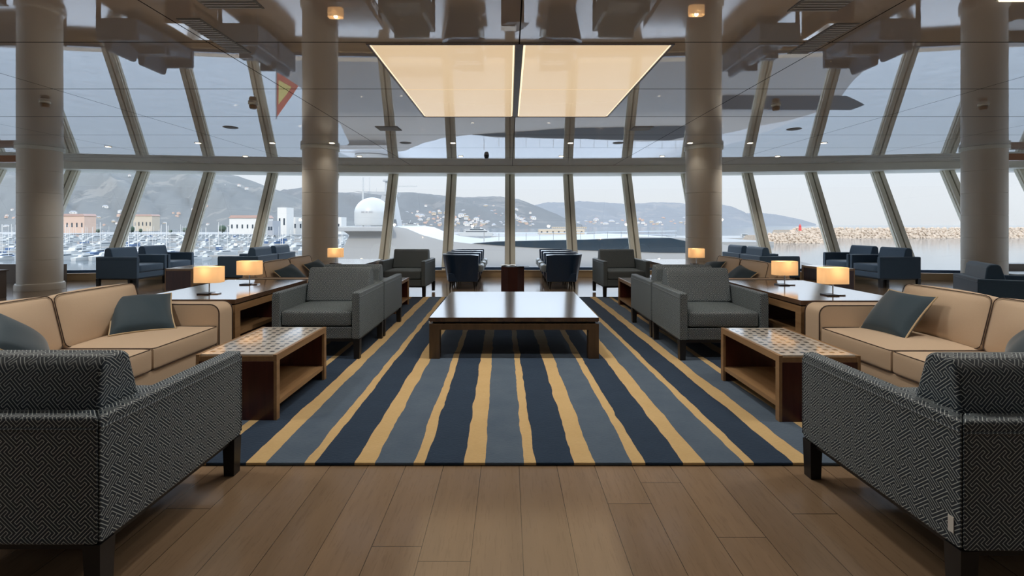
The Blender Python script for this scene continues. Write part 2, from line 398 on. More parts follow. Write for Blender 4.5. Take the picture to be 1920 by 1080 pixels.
# side walls: a low kerb, a header, posts, glazing between them
n = 19
for sgn, nm in ((-1, 'left'), (1, 'right')):
    X = sgn*XE; yend = YB(XE)+.1
    b = MB(); x0, x1 = sorted((X, X+sgn*.2))
    b.box(x0, x1, -5, yend, 0, .16); b.box(x0, x1, -5, yend+1.5, 2.66, ZC)
    ys = [-5+k*(yend+5)/8 for k in range(9)]
    for y in ys: b.box(x0, x1, y-.12, y+.12, .1, 2.7)
    for y in (ys[-1],): b.box(x0-.1, x1+.1, y-.2, y+1.3, .1, 2.7)
    struct('wall_'+nm, b, 'mullion_paint')
    for k in range(8):
        g = MB(); g.box(X+sgn*.08, X+sgn*.09, ys[k]+.12, ys[k+1]-.12, .16, 2.66); struct('window_%d' % n, g, 'glass'); n += 1
b = MB(); b.box(-XE, XE, -5.2, -5, 0, ZC); struct('wall_back', b, 'wall_paint')
# wooden valances by the outer columns
b = MB(); b.box(-12.6, -10.2, 9.6, 9.75, 2.62, 2.76); struct('trim_30', b, 'orange_wood')
b = MB(); b.box(10.55, 12.8, 9.6, 9.75, 2.66, 2.80); struct('trim_31', b, 'orange_wood')

# columns
def column(x, y, label):
    t = thing('column', label, 'column', (x, y, 0), group='round columns by the window wall')
    b = MB(); r = .335; prof = [(r, .14)]
    zz = .60
    while zz < ZC-.15:
        prof += [(r, zz-.005), (r-.006, zz), (r, zz+.005)]; zz += .44
    prof += [(r, ZC-.003)]
    b.lathe(prof, n=64); b.build('shaft', 'column_paint', t, 30)
    b = MB(); b.lathe([(r+.035, .001), (r+.035, .10), (r+.02, .135), (r+.002, .14)], n=64); b.build('base', 'column_paint', t, 30)
    b = MB(); b.lathe([(r+.002, ZC-.075), (r+.028, ZC-.075), (r+.028, ZC-.002), (r+.002, ZC-.002)], n=64); b.build('collar', 'header_paint', t, 30)
column(-3.76, 9.08, 'beige round column behind the left lamp and second cream sofa')
column(3.87, 9.05, 'beige round column behind the right lamp and second cream sofa')
column(-9.42, 9.15, 'pale round column at the far left edge, beside the marina view')
column(9.50, 9.10, 'pale round column at the far right edge, behind a rotated blue armchair')

# ------------------------------------------------------------------ rug
b = MB(); b.box(-3.55, 3.65, 2.45, 8.07, .001, .018, .006, 2)
tag(b.build('area_rug', 'rug_pile'), 'large striped rug in navy, grey blue and straw yellow under the coffee table', 'rug')

# ------------------------------------------------------------------ armchairs
def fabric(name): return name
def make_armchair(fab, label, loc, rz, group=None, tagged=False):
    t = thing('armchair', label, 'armchair', loc, rz, group)
    A = .075
    for s in (-1, 1):
        b = MB(); x0, x1 = sorted((s*.415, s*(.415-A)))
        b.prism([(s*.415, -.42), (s*.415, .42), (s*(.415-A), .42-A), (s*(.415-A), -.42)], .19, .634, 'z', .012, 3)
        b.tube([(s*.4155, -.415, .588), (s*.4155, .412, .594)], .0035)
        b.tube([(s*.413, -.418, .21), (s*.413, -.418, .605)], .004)
        b.build('arm', fab, t, 50, True)
    b = MB(); b.prism([(-.4145, .4205), (.4145, .4205), (.339, .345), (-.339, .345)], .19, .6345, 'z', .012, 3); b.tube([(-.40, .4225, .594), (.40, .4225, .594)], .0035)
    b.build('back_frame', fab, t, 50, True)
    b = MB(); b.box(-.34, .34, -.405, .34, .19, .305, .012, 2); b.build('seat_frame', fab, t, 50, True)
    b = MB(); b.cushion(.674, .60, .155, .028, .012, mat=Matrix.Translation((0, -.113, .385))); b.build('seat_cushion', fab, t, 60, True)
    b = MB(); b.prism([(.325, .465), (.335, .60), (.315, .775), (.285, .81), (.215, .815), (.185, .79), (.135, .60), (.10, .465)], -.332, .332, 'x', .018, 3)
    b.build('back_cushion', fab, t, 50, True)
    b = MB(); b.box(-.39, .39, -.40, .40, .165, .192); b.build('base_rail', 'black_wood', t)
    for sx_ in (-1, 1):
        for sy_ in (-1, 1):
            b = MB(); b.frustum(sx_*.385, sy_*.385, 0.001, .19, .026, .031); b.build('leg', 'black_wood', t)
    if tagged:
        b = MB(); b.box(-.4185, -.416, .37, .395, .24, .30); b.build('fabric_tag', 'paper_white', t)
    return t
RUGZ = .018
fretc = make_armchair('fret_fabric', 'fret-patterned armchair seen from behind at the left front corner', (-1.83, 1.99, 0), pi, 'fret-patterned armchairs around the rug')
blu = make_armchair('blue_fabric', 'plain blue armchair seen side-on in front of the left outer windows, nearer of two', (-8.03, 9.72, 0), pi/2, 'plain blue armchairs by the windows')
G1 = 'fret-patterned armchairs around the rug'
copy_tree(fretc, (1.95, 1.96, 0), pi, 'fret-patterned armchair seen from behind at the right front corner')
for ch in []: pass
copy_tree(fretc, (-1.835, 4.745, RUGZ), 0, 'armchair facing the viewer with beige seat just left of the coffee table')
copy_tree(fretc, (-1.835, 5.62, RUGZ), pi, 'armchair facing the windows, back to back with the one left of the coffee table')
copy_tree(fretc, (2.025, 4.70, RUGZ), 0, 'armchair facing the viewer with beige seat just right of the coffee table')
copy_tree(fretc, (2.025, 5.575, RUGZ), pi, 'armchair facing the windows, back to back with the one right of the coffee table')
copy_tree(fretc, (-1.87, 8.48, RUGZ), radians(-3), 'dark armchair facing the viewer at the far left end of the rug')
copy_tree(fretc, (2.06, 8.45, RUGZ), radians(3), 'dark armchair facing the viewer at the far right end of the rug')
copy_tree(blu, (-8.03, 10.58, 0), pi/2, 'plain blue armchair by the left outer windows, farther of two, behind its twin')
copy_tree(blu, (-5.68, 9.95, 0), -pi/2, 'blue armchair with back to the room left of the left inner column, nearer of two')
copy_tree(blu, (-5.68, 10.81, 0), -pi/2, 'blue armchair with back to the room beside the left inner column, farther of two')
copy_tree(blu, (8.01, 9.72, 0), -pi/2, 'plain blue armchair seen side-on left of the right outer column, nearer of two')
copy_tree(blu, (8.01, 10.58, 0), -pi/2, 'plain blue armchair near the right outer column, farther of two, behind its twin')
copy_tree(blu, (5.68, 9.95, 0), pi/2, 'blue armchair with back to the room right of the right inner column, nearer')
copy_tree(blu, (5.68, 10.81, 0), pi/2, 'blue armchair right next to the right inner column, farther of two')
copy_tree(blu, (6.30, 5.72, 0), pi/2-radians(29), 'blue armchair turned away at the far right edge, in front of the outer column')
# white care tag on the right front armchair
rc = [o for o in COL.objects if o.parent is None and o.get('label', '').startswith('fret-patterned armchair seen from behind at the right')][0]
b = MB(); b.box(.4155, .4185, .372, .392, .235, .29); tg = b.build('fabric_tag', 'paper_white', rc); tg['label'] = 'small white sewn fabric tag'

# ------------------------------------------------------------------ sofas (local: faces -y)
def loop_piping(b, w, d, z, cx, cy, r=.003, bul=0):
    p = []; N = 8; R = .03
    for (sx_, sy_, a0) in ((1, 1, 0), (-1, 1, pi/2), (-1, -1, pi), (1, -1, 3*pi/2)):
        for k in range(4):
            a = a0+k*pi/6; p.append((cx+sx_*(w/2-R)+R*cos(a), cy+sy_*(d/2-R)+R*sin(a), z))
    b.tube(p, r, True)
def make_sofa(label, loc, rz, L=1.77):
    t = thing('sofa', label, 'sofa', loc, rz, 'cream two-seat sofas')
    D0, D1 = -.48, .48; AT = .19; S = L/2-AT
    for s in (-1, 1):
        x0, x1 = sorted((s*(L/2), s*(L/2-AT)))
        prof = [(D0, .03), (D1, .03), (D1, .60), (D1-.03, .63)]+[(D0+.075-.075*sin(a), .63-.075+.075*cos(a)) for a in [k*pi/10 for k in range(0, 6)]]
        b = MB(); b.prism(prof, x0, x1, 'x', .008, 2); arm = b.build('arm', 'cream_fabric', t, 50)
        b = MB()
        for xx in (x0+.004, x1-.004):
            b.tube([(xx, D0-.002, .06)]+[(xx, D0+.075-.077*sin(a), .63-.075+.077*cos(a)) for a in [k*pi/12 for k in range(6, -1, -1)]]+[(xx, D1-.05, .632)], .0048)
        b.build('piping', 'dark_piping', arm)
    b = MB(); b.box(-S, S, D0+.02, D1-.02, .03, .30, .01); b.build('base', 'cream_fabric', t)
    b = MB(); b.box(-S, S, D1-.17, D1, .28, .67, .03, 3); b.build('back_frame', 'cream_fabric', t)
    for s in (-1, 1):
        cx = s*S/2
        b = MB(); b.cushion(S-.006, .74, .155, .022, .022, mat=Matrix.Translation((cx, D0+.37, .38))); c = b.build('seat_cushion', 'cream_fabric', t, 60)
        b = MB(); loop_piping(b, S-.012, .735, .453, cx, D0+.37); loop_piping(b, S-.012, .735, .308, cx, D0+.37); b.build('piping', 'dark_piping', c)
        M = Matrix.Translation((cx, .235, .618)) @ Matrix.Rotation(radians(-14), 4, 'X') @ Matrix.Rotation(radians(90), 4, 'X')
        b = MB(); b.cushion(S-.012, .38, .15, .026, .045, mat=M); c = b.build('back_cushion', 'cream_fabric', t, 60)
        b = MB(); p = []
        for (sx_, sy_, a0) in ((1, 1, 0), (-1, 1, pi/2), (-1, -1, pi), (1, -1, 3*pi/2)):
            for k in range(4):
                a = a0+k*pi/6; p.append(M @ Vector((sx_*((S-.012)/2-.045)+.045*cos(a)*1.0, sy_*(.182-.04)+.045*sin(a), .071)))
        b.tube(p, .003, True); b.build('piping', 'dark_piping', c)
    for sx_ in (-1, 1):
        for sy_ in (-1, 1):
            b = MB(); b.box(sx_*(L/2-.08)-.03, sx_*(L/2-.08)+.03, sy_*.40-.03, sy_*.40+.03, .0185, .03); b.build('foot', 'black_wood', t)
    return t
LS = make_sofa('cream sofa with dark piping in the left foreground', (-2.90, 3.10, RUGZ*0), pi/2)
RS = copy_tree(LS, (3.04, 3.05, 0), -pi/2, 'cream sofa with dark piping in the right foreground')
LS2 = copy_tree(LS, (-2.90, 6.45, 0), pi/2, 'cream sofa behind the left long table, in front of the left inner column')
RS2 = copy_tree(LS, (3.04, 6.38, 0), -pi/2, 'cream sofa behind the right long table, in front of the right inner column')

# throw pillows
def make_pillow(label, loc, rot, s=.40):
    t = bpy.data.objects.new('throw_pillow', None); COL.objects.link(t); t.empty_display_size = .1
    tag(t, label, 'pillow', 'navy throw pillows on the cream sofas')
    n = 18; vs = []; fs = []
    def outline(u, v): return (s/2*u*(1-.07*(1-v*v)), s/2*v*(1-.07*(1-u*u)))
    for sd in (1, -1):
        for i in range(n+1):
            for j in range(n+1):
                u, v = -1+2*i/n, -1+2*j/n; x, y = outline(u, v)
                h = .075*((1-u*u)*(1-v*v))**.42; h *= 1+.06*sin(5*u+2*v)
                vs.append((x, y, sd*h))
    N = n+1
    for i in range(n):
        for j in range(n):
            a = i*N+j; fs.append((a, a+N, a+N+1, a+1)); a += N*N; fs.append((a, a+1, a+N+1, a+N))
    b = MB(); b.add(vs, fs); b.build('cover', 'pillow_fabric', t, None)
    b = MB(); p = []
    for k in range(n): p.append((*outline(-1+2*k/n, -1), 0))
    for k in range(n): p.append((*outline(1, -1+2*k/n), 0))
    for k in range(n): p.append((*outline(1-2*k/n, 1), 0))
    for k in range(n): p.append((*outline(-1, 1-2*k/n), 0))
    b.tube(p, .0055, True); q = b.build('piping', 'cream_piping', t); q['label'] = 'cream piping cord'
    t.location = loc; t.rotation_euler = rot; return t
def pill_rot(yaw, lean, roll): # pillow stands on its edge: local y up, leaning back
    return (Matrix.Rotation(yaw, 4, 'Z') @ Matrix.Rotation(pi/2-lean, 4, 'X') @ Matrix.Rotation(roll, 4, 'Z')).to_euler()
P0 = make_pillow('navy throw pillow leaning in the far corner of the left front sofa', (-2.90, 3.60, .60), pill_rot(radians(44), radians(52), radians(-2)))
def pcopy(loc, rot, label):
    c = copy_tree(P0, loc, None, label); c.rotation_euler = rot
pcopy((-2.80, 2.60, .62), pill_rot(radians(125), radians(38), radians(30)), 'navy throw pillow at the near end of the left front sofa, cut by the frame')
pcopy((2.98, 3.50, .615), pill_rot(radians(-88), radians(38), 0), 'navy throw pillow leaning in the far corner of the right front sofa')
pcopy((2.98, 2.56, .62), pill_rot(radians(-125), radians(38), radians(-30)), 'navy throw pillow at the near end of the right front sofa, cut by the frame')
pcopy((-2.84, 6.00, .60), pill_rot(radians(75), radians(44), radians(12)), 'nearer small navy pillow on the second cream sofa at left')
pcopy((-2.84, 6.84, .60), pill_rot(radians(75), radians(44), radians(10)), 'farther small navy pillow on the second cream sofa at left')
pcopy((3.00, 5.98, .59), pill_rot(radians(-78), radians(46), radians(-14)), 'nearer small navy pillow on the second cream sofa at right')
pcopy((3.00, 6.80, .60), pill_rot(radians(-80), radians(44), radians(8)), 'farther small navy pillow on the second cream sofa at right')

# ------------------------------------------------------------------ tables
# coffee table
t = thing('coffee_table', 'large low square walnut coffee table with glossy top on the striped rug', 'coffee table', (.05, 5.18, RUGZ))
W2, D2 = .81, .84; z0 = -RUGZ
b = MB(); b.box(-W2, W2, -D2, D2, .372+z0, .412+z0, .003); b.build('tabletop', 'walnut', t)
b = MB(); b.box(-W2+.03, W2-.03, -D2+.03, D2-.03, .352+z0, .373+z0); b.build('shadow_gap', 'groove_black', t)
b = MB()
for s in (-1, 1):
    b.box(-W2, W2, s*(D2-.03)-.03, s*(D2-.03)+.03, .295+z0, .353+z0, .002); b.box(s*(W2-.03)-.03, s*(W2-.03)+.03, -D2+.06, D2-.06, .295+z0, .353+z0, .002)
b.build('apron', 'walnut_leg', t)
for sx_ in (-1, 1):
    for sy_ in (-1, 1):
        b = MB(); b.box(sx_*(W2-.05)-.05, sx_*(W2-.05)+.05, sy_*(D2-.05)-.05, sy_*(D2-.05)+.05, .001, .296+z0, .002); b.build('leg', 'walnut_leg', t)
        b = MB(); b.box(sx_*(W2-.012)-.014, sx_*(W2-.012)+.014, sy_*(D2-.012)-.014, sy_*(D2-.012)+.014, .353+z0, .371+z0); b.build('corner_bracket', 'chrome', t)

def make_side_table(label, loc, rz=0, group='side tables with lattice inlay'):
    t = thing('side_table', label, 'side table', loc, rz, group)
    w, d, H, F = .265, .405, .43, .04
    b = MB(); b.box(-w+F*.6, w-F*.6, -d+.012, d-.012, H-.012, H, .001); b.build('inlaid_top', 'inlay_top', t)['label'] = 'pale top inlaid with small dark squares'
    b = MB(); b.box(-w, -w+F*.6, -d, d, H-.045, H+.0005, .001); b.box(w-F*.6, w, -d, d, H-.045, H+.0005, .001); b.box(-w+F*.6, w-F*.6, -d+.004, d-.004, H-.045, H-.012)
    b.build('top_frame', 'oak', t)
    for s in (-1, 1):
        b = MB(); b.box(-w+.002, w-.002, *sorted((s*d, s*(d-.03))), .001, H-.045, .001); pn = b.build('end_panel', 'mahogany', t)
        for q_ in (-1, 1): b = MB(); b.box(*sorted((q_*w, q_*(w-.02))), *sorted((s*(d+.0005), s*(d-.04))), .001, H-.045); b.build('corner_post', 'oak', t)
    b = MB(); b.box(-w+.01, w-.01, -d+.03, d-.03, .085, .115); b.build('shelf', 'oak', t)
    return t
st = make_side_table('dark side table with checkered inlaid top between left front armchair and sofa', (-1.785, 3.385, RUGZ))
copy_tree(st, (2.02, 3.36, RUGZ), None, 'dark side table with checkered inlaid top between right front armchair and sofa')
copy_tree(st, (-1.87, 6.92, RUGZ), None, 'small side table half hidden behind the left pair of armchairs')
copy_tree(st, (2.02, 6.90, RUGZ), None, 'small side table half hidden behind the right pair of armchairs')
copy_tree(st, (-6.52, 9.38, 0), None, 'dark box side table between the blue armchairs by the left windows', 'side tables by the blue armchairs')
copy_tree(st, (6.56, 9.38, 0), None, 'dark box side table between the blue armchairs by the right windows', 'side tables by the blue armchairs')

def make_console(label, loc, L=1.44, W=.95, group='long tables between the sofas'):
    t = thing('console_table', label, 'table', loc, 0, group); w, d, H = W/2, L/2, .635
    b = MB(); b.box(-w, w, -d, d, H-.042, H, .003); b.build('tabletop', 'console_top', t)
    b = MB(); b.box(-w+.02, w-.02, -d+.02, d-.02, H-.054, H-.041); b.build('shadow_gap', 'groove_black', t)
    b = MB()
    for s in (-1, 1):
        b.box(*sorted((s*w, s*(w-.05))), -d, d, H-.115, H-.053, .002); b.box(-w+.05, w-.05, *sorted((s*d, s*(d-.05))), H-.115, H-.053, .002)
    b.build('apron', 'oak', t)
    for sx_ in (-1, 1):
        for sy_ in (-1, 1):
            b = MB(); b.box(sx_*(w-.04)-.04, sx_*(w-.04)+.04, sy_*(d-.04)-.04, sy_*(d-.04)+.04, .0185, H-.114, .002); b.build('leg', 'oak', t)
    b = MB(); b.box(-w+.03, w-.03, -.03, .03, .04, H-.115); b.build('divider', 'mahogany', t)
    b = MB(); b.box(-w+.02, w-.02, -d+.02, d-.02, .30, .335); b.build('shelf', 'oak', t)
    return t
c0 = make_console('long wooden table with two glowing lamps between the left cream sofas', (-2.905, 4.76, 0))
copy_tree(c0, (3.03, 4.70, 0), None, 'long wooden table with two glowing lamps between the right cream sofas')
copy_tree(c0, (-2.90, 8.07, 0), None, 'farther long table with one lamp in front of the left inner column')
copy_tree(c0, (3.05, 8.00, 0), None, 'farther long table with one lamp in front of the right inner column')

# table lamps
def make_lamp(label, loc):
    t = thing('table_lamp', label, 'table lamp', loc, 0, 'table lamps with glowing shades')
    b = MB(); b.box(-.085, .025, -.055, .055, .0005, .012, .002); b.build('base', 'black_metal', t)
    b = MB(); b.box(.03, .10, -.03, .03, .0005, .010, .002); b.build('glass_foot', 'chrome', t)
    b = MB(); b.lathe([(.006, .012), (.006, .20)], n=12); b.build('stem', 'chrome', t)
    b = MB(); rr = .0
    pts = []
    for k in range(40):
        a = 2*pi*k/40; c, s_ = cos(a), sin(a); pts.append((.128*math.copysign(abs(c)**.35, c), .065*math.copysign(abs(s_)**.6, s_)))
    n = len(pts); vs = [(x, y, .112) for x, y in pts]+[(x*1.0, y, .262) for x, y in pts]+[(x*.98, y*.97, .262) for x, y in pts]+[(x*.98, y*.97, .112) for x, y in pts]
    fs = []
    for r_ in range(4):
        for k in range(n): fs.append((r_*n+k, r_*n+(k+1) % n, ((r_+1) % 4)*n+(k+1) % n, ((r_+1) % 4)*n+k))
    b.add(vs, fs); b.build('lamp_shade', 'lamp_shade', t, 50)
    b = MB(); b.lathe([(.002, .165), (.018, .18), (.022, .20), (.012, .225), (.002, .23)], n=12); b.build('bulb', 'lamp_bulb', t)
    return t
l0 = make_lamp('table lamp with lit cream shade, nearest on the left long table', (-2.87, 4.36, .635))
for x, y, lb in ((-2.87, 5.04, 'table lamp with lit cream shade, second on the left long table'), (3.04, 4.27, 'table lamp with lit cream shade, nearest on the right long table'),
                 (3.03, 5.00, 'table lamp with lit cream shade, second on the right long table'), (-2.93, 7.70, 'small lit table lamp in front of the left inner column'),
                 (3.14, 7.62, 'small lit table lamp in front of the right inner column')):
    copy_tree(l0, (x, y, .635), None, lb)
for o in [o for o in COL.objects if o.parent is None and o.name.startswith('table_lamp')]:
    ld = bpy.data.lights.new('bulb_light', 'POINT'); ld.energy = .8; ld.color = (1, .78, .52); ld.shadow_soft_size = .03
    lo = bpy.data.objects.new('bulb_light', ld); COL.objects.link(lo); lo.location = (o.location.x, o.location.y, o.location.z+.245)

# ------------------------------------------------------------------ tub chairs and drum table by the windows (local: faces -y)
def make_tub(label, loc, rz):
    t = thing('tub_chair', label, 'tub chair', loc, rz, 'navy leather tub chairs facing each other'); n = 28
    def ring(th):  # shell path: U shape open to the front
        return th
    b = MB(); outer = []; inner = []
    path = [(-.30, -.30)]+[(-.30+0*k, -.30+.12*k) for k in (1, 2, 3)]
    U = [(-.295, -.31), (-.30, -.15), (-.30, .02)]+[(.30*-cos(a), .06+.27*sin(a)) for a in [pi*k/14 for k in range(0, 15)]]+[(.30, .02), (.30, -.15), (.295, -.31)]
    levels = [(.17, .90, .665), (.30, .94, .0), (.50, 1.0, .0), (.62, 1.05, .0), (.70, 1.08, .0)]
    vs = []; fs = []; m = len(U)
    for z, sc, _ in levels:
        for (x, y) in U:
            yy = y+(.10*(z-.17)/.53 if y > 0 else -.02*(z-.17)/.53); zz = z
            if z > .6 and y < -.2: zz = z-.02
            vs.append((x*sc, yy, zz))
    for z, sc, _ in levels[::-1]:
        for (x, y) in U:
            yy = y+(.10*(z-.17)/.53 if y > 0 else -.02*(z-.17)/.53); k = 1-.075/.30
            zz = z if z < .65 else z+.003
            vs.append((x*sc*k, yy-(.07 if y > .05 else 0)*min(1, (y-.05)/.15) if y > .05 else yy, zz))
    R = len(levels)*2
    for r_ in range(R):
        for k in range(m-1):
            q = (r_+1) % R; fs.append((r_*m+k, r_*m+k+1, q*m+k+1, q*m+k))
    fs.append(tuple(r_*m for r_ in range(R))); fs.append(tuple(r_*m+m-1 for r_ in range(R))[::-1])
    b.add(vs, fs); b.build('shell', 'navy_leather', t, 45)
    b = MB(); b.cushion(.44, .52, .13, .04, .015, mat=Matrix.Translation((0, -.08, .39))); b.build('seat_cushion', 'navy_leather', t, 60)
    b = MB(); b.cushion(.44, .12, .26, .05, .01, mat=Matrix.Translation((0, -.36, .42)) @ Matrix.Scale(.55, 4, (0, 0, 1))); b.build('front_roll', 'leather_highlight', t, 60)['label'] = 'leather roll at the seat front, pale with a painted highlight'
    b = MB(); b.box(-.27, .27, -.30, .28, .155, .33, .02); b.build('base', 'navy_leather', t)
    for sx_ in (-1, 1):
        for sy_ in (-1, 1):
            b = MB(); b.frustum(sx_*.21, sy_*.23, .001, .17, .014, .024, dy=sy_*.02); b.build('leg', 'black_wood', t)
    return t
tb = make_tub('navy leather tub chair left of the red drum table, nearest of its row', (-.93, 9.33, 0), pi/2)
for k, w in ((1, 'second of its row'), (2, 'farthest of its row')):
    copy_tree(tb, (-.93+.0*k, 9.33+.72*k, 0), pi/2, 'navy leather tub chair left of the red drum table, '+w)
for k, w in ((0, 'nearest of its row'), (1, 'second of its row'), (2, 'farthest of its row')):
    copy_tree(tb, (1.07, 9.33+.72*k, 0), -pi/2, 'navy leather tub chair right of the red drum table, '+w)
t = thing('drum_table', 'dark red octagonal drum table between the tub chairs', 'table', (.075, 9.02, 0)); b = MB()
b.prism([(.245*cos(pi/8+k*pi/4), .245*sin(pi/8+k*pi/4)) for k in range(8)], .001, .47, 'z', .006, 2); b.build('body', 'mahogany', t)
b = MB(); b.prism([(.235*cos(pi/8+k*pi/4), .235*sin(pi/8+k*pi/4)) for k in range(8)], .47, .482, 'z', .002, 1); b.build('tabletop', 'black_wood', t)
b = MB()
def leaf(x0, x1, y0, y1, z, ang, cx=0):
    vs = []; n = 8
    for k in range(n+1):
        u = k/n; x = x0+(x1-x0)*u; zz = z+.012*sin(pi*u)
        vs += [(x, y0, zz), (x, y1, zz), (x, y0, zz-.003), (x, y1, zz-.003)]
    fs = []
    for k in range(n):
        a = 4*k; fs += [(a, a+4, a+5, a+1), (a+2, a+3, a+7, a+6), (a, a+2, a+6, a+4), (a+1, a+5, a+7, a+3)]
    fs += [(0, 1, 3, 2), (4*n, 4*n+2, 4*n+3, 4*n+1)]
    b.add(vs, fs)
leaf(-.15, 0, -.11, .11, .487, 0); leaf(0, .15, -.11, .11, .487, 0)
mg = b.build('magazine', 'paper_white'); mg.location = (-.005, 9.06, 0); tag(mg, 'open magazine lying on the dark red drum table', 'magazine')
b = MB(); b.box(-.12, .12, -.09, .09, 0, .010, .001); m2 = b.build('menu_folder', 'black_wood'); m2.location = (.25, 8.88, .4825); m2.rotation_euler = (0, 0, .3)
tag(m2, 'thin black folder lying over the edge of the drum table', 'folder')

# cabinets at the outer edges
t = thing('low_cabinet', 'low grey-brown cabinet at the far left edge before the column', 'cabinet', (-9.52, 7.85, 0))
b = MB(); b.box(-.55, .55, -.28, .28, .001, .47, .005); b.build('body', 'dark_cabinet', t)
b = MB(); b.box(-.57, .57, -.30, .30, .47, .495, .003); b.build('top', 'dark_cabinet', t)
b = MB(); b.box(.15, .50, -.302, -.285, .40, .415); b.build('handle', 'chrome', t)
b = MB(); b.box(-12.6, -9.9, 10.1, 10.2, 0.001, .42, .005); tag(b.build('low_partition', 'dark_cabinet'), 'low brown partition behind the left outer column', 'partition')
t = thing('service_counter', 'small pale-topped counter at the far right edge behind the column', 'counter', (10.75, 9.35, 0))
b = MB(); b.box(-.6, .9, -.25, .25, .001, .29, .004); b.build('body', 'dark_cabinet', t)
b = MB(); b.box(-.63, .93, -.28, .28, .29, .31, .003); b.build('top', 'gelcoat', t)
b = MB(); b.box(10.6, 11.6, 9.85, 10.1, .001, .45, .01); tag(b.build('planter_box', 'dark_cabinet'), 'low brown box at the right edge behind the pale counter', 'box')

# ------------------------------------------------------------------ ceiling fittings
t = thing('ceiling_light_panel', 'large square luminous ceiling panel glowing warm over the coffee table', 'ceiling light', (.1, 5.23, ZC))
hx, hy = (LX1-LX0)/2, (LY1-LY0)/2
b = MB()
for s in (-1, 1):
    b.box(*sorted((s*hx, s*(hx-.018))), -hy, hy, -.004, .06); b.box(-hx, hx, *sorted((s*hy, s*(hy-.02))), -.006, .06)
b.build('frame', 'mahogany', t)
b = MB(); b.box(-.045, .025, -hy+.02, hy-.02, -.004, .05); b.build('centre_bar', 'walnut_leg', t)
for sx_ in (-1, 1):
    for sy_ in (-1, 1):
        x0, x1 = ((.045, hx-.034) if sx_ > 0 else (-hx+.034, -.065)); y0, y1 = ((.010, hy-.034) if sy_ > 0 else (-hy+.034, -.010))
        b = MB(); b.box(x0, x1, y0, y1, .0, .03); d = b.build('diffuser', 'glow_diffuser', t)
        b = MB(); b.box(x0-.014 if sx_ < 0 else x0-.016, x0, y0, y1, .001, .03); b.box(x1, x1+.014, y0, y1, .001, .03)
        if sy_ > 0: b.box(x0, x1, y1, y1+.012, .001, .03)
        else: b.box(x0, x1, y0-.012, y0, .001, .03)
        b.build('light_edge', 'glow_edge', d)
b = MB(); b.box(-hx, hx, -hy, hy, .065, .08); b.build('housing', 'header_paint', t)

def make_downlight(x, y, label):
    t = thing('downlight', label, 'downlight', (x, y, ZC), group='recessed ceiling downlights')
    b = MB(); b.lathe([(.045, -.001), (.058, -.008), (.06, -.0005)], n=24); b.build('trim_ring', 'header_paint', t)
    b = MB(); b.lathe([(.040, -.010), (.044, -.004)], n=24); b.build('lens', 'downlight_glow', t)
    return t
rowA = [-5.9, -4.49, -3.36, -1.06, 1.17, 3.44, 4.58, 5.98]; rowB = [-5.98, -3.39, -1.09, 1.19, 3.48, 6.1]
dl = make_downlight(rowA[0], 8.64, '')
places = [(x, 8.64, 'A') for x in rowA]+[(x, 10.33, 'B') for x in rowB]+[(-7.97, 9.05, 'C')]
ordw = ['first', 'second', 'third', 'fourth', 'fifth', 'sixth', 'seventh', 'eighth']
cntA = cntB = 0
for i, (x, y, r_) in enumerate(places):
    if r_ == 'A': lb = 'small lit downlight, %s from the left in the ceiling row level with the columns' % ordw[cntA]; cntA += 1
    elif r_ == 'B': lb = 'small lit downlight, %s from the left in the ceiling row closest to the windows' % ordw[cntB]; cntB += 1
    else: lb = 'small lit downlight right of the far left column, alone on the ceiling'
    if i == 0: dl['label'] = lb
    else: copy_tree(dl, (x, y, ZC), None, lb)
for x_, y_, e_ in [(-.85+.85*k+.1, 4.1, 62) for k in range(3)]+[(-3.2, 2.75, 50), (-1.1, 2.75, 50), (1.1, 2.75, 50), (3.2, 2.75, 50)]:  # added fill spots: panel row boosts its light, nearer row has no fixture
    sd = bpy.data.lights.new('ceiling_fill', 'SPOT'); sd.energy = e_; sd.color = (1, .94, .84); sd.spot_size = radians(160); sd.spot_blend = 1; sd.shadow_soft_size = .05
    so = bpy.data.objects.new('ceiling_fill', sd); COL.objects.link(so); so.location = (x_, y_, ZC-.012)
SPOTS = [(x, y) for x, y, _ in places]+[(x, y) for y in (.6, 2.9) for x in (-5.5, -3.3, 3.4, 5.6)]+[(x, -1.5) for x in (-3, 0, 3)]+[(x, 5.9) for x in (-5.6, 5.8)]  # downlight places, then added fill spots that have no fixture
for x, y in SPOTS:
    sd = bpy.data.lights.new('downlight_and_fill', 'SPOT'); sd.energy = (4 if abs(abs(x)-3.4) < .2 and y == 8.64 else 38); sd.color = (1, .93, .82); sd.spot_size = radians(115); sd.spot_blend = .8; sd.shadow_soft_size = .04
    so = bpy.data.objects.new('downlight_and_fill', sd); COL.objects.link(so); so.location = (x, y, ZC-.02)

def grille(label, x0, x1, y0, y1):
    t = thing('air_vent', label, 'air vent', ((x0+x1)/2, (y0+y1)/2, ZC), group='perforated ceiling vents'); w, d = (x1-x0)/2, (y1-y0)/2
    b = MB(); b.box(-w, w, -d, d, -.006, -.001); b.build('plate', 'speaker_grille', t)
    b = MB(); n = int(d*2/.035)
    for k in range(n): yy = -d+(k+.5)*2*d/n; b.box(-w+.012, w-.012, yy-.008, yy+.008, -.010, -.006)
    b.build('slats', 'gelcoat', t)['label'] = 'pale louvre slats'
grille('long perforated vent in the ceiling above the left front sofa', -2.50, -2.32, 3.42, 4.10)
grille('wide perforated vent at the top edge of the ceiling, left', -2.15, -1.75, 3.0, 3.26)
grille('long perforated vent in the ceiling above the right front sofa', 2.52, 2.70, 3.50, 4.12)
grille('wide perforated vent at the top edge of the ceiling, right', 2.02, 2.38, 3.0, 3.30)
grille('small square vent left of the luminous panel near the windows', -2.12, -1.76, 7.2, 7.5)
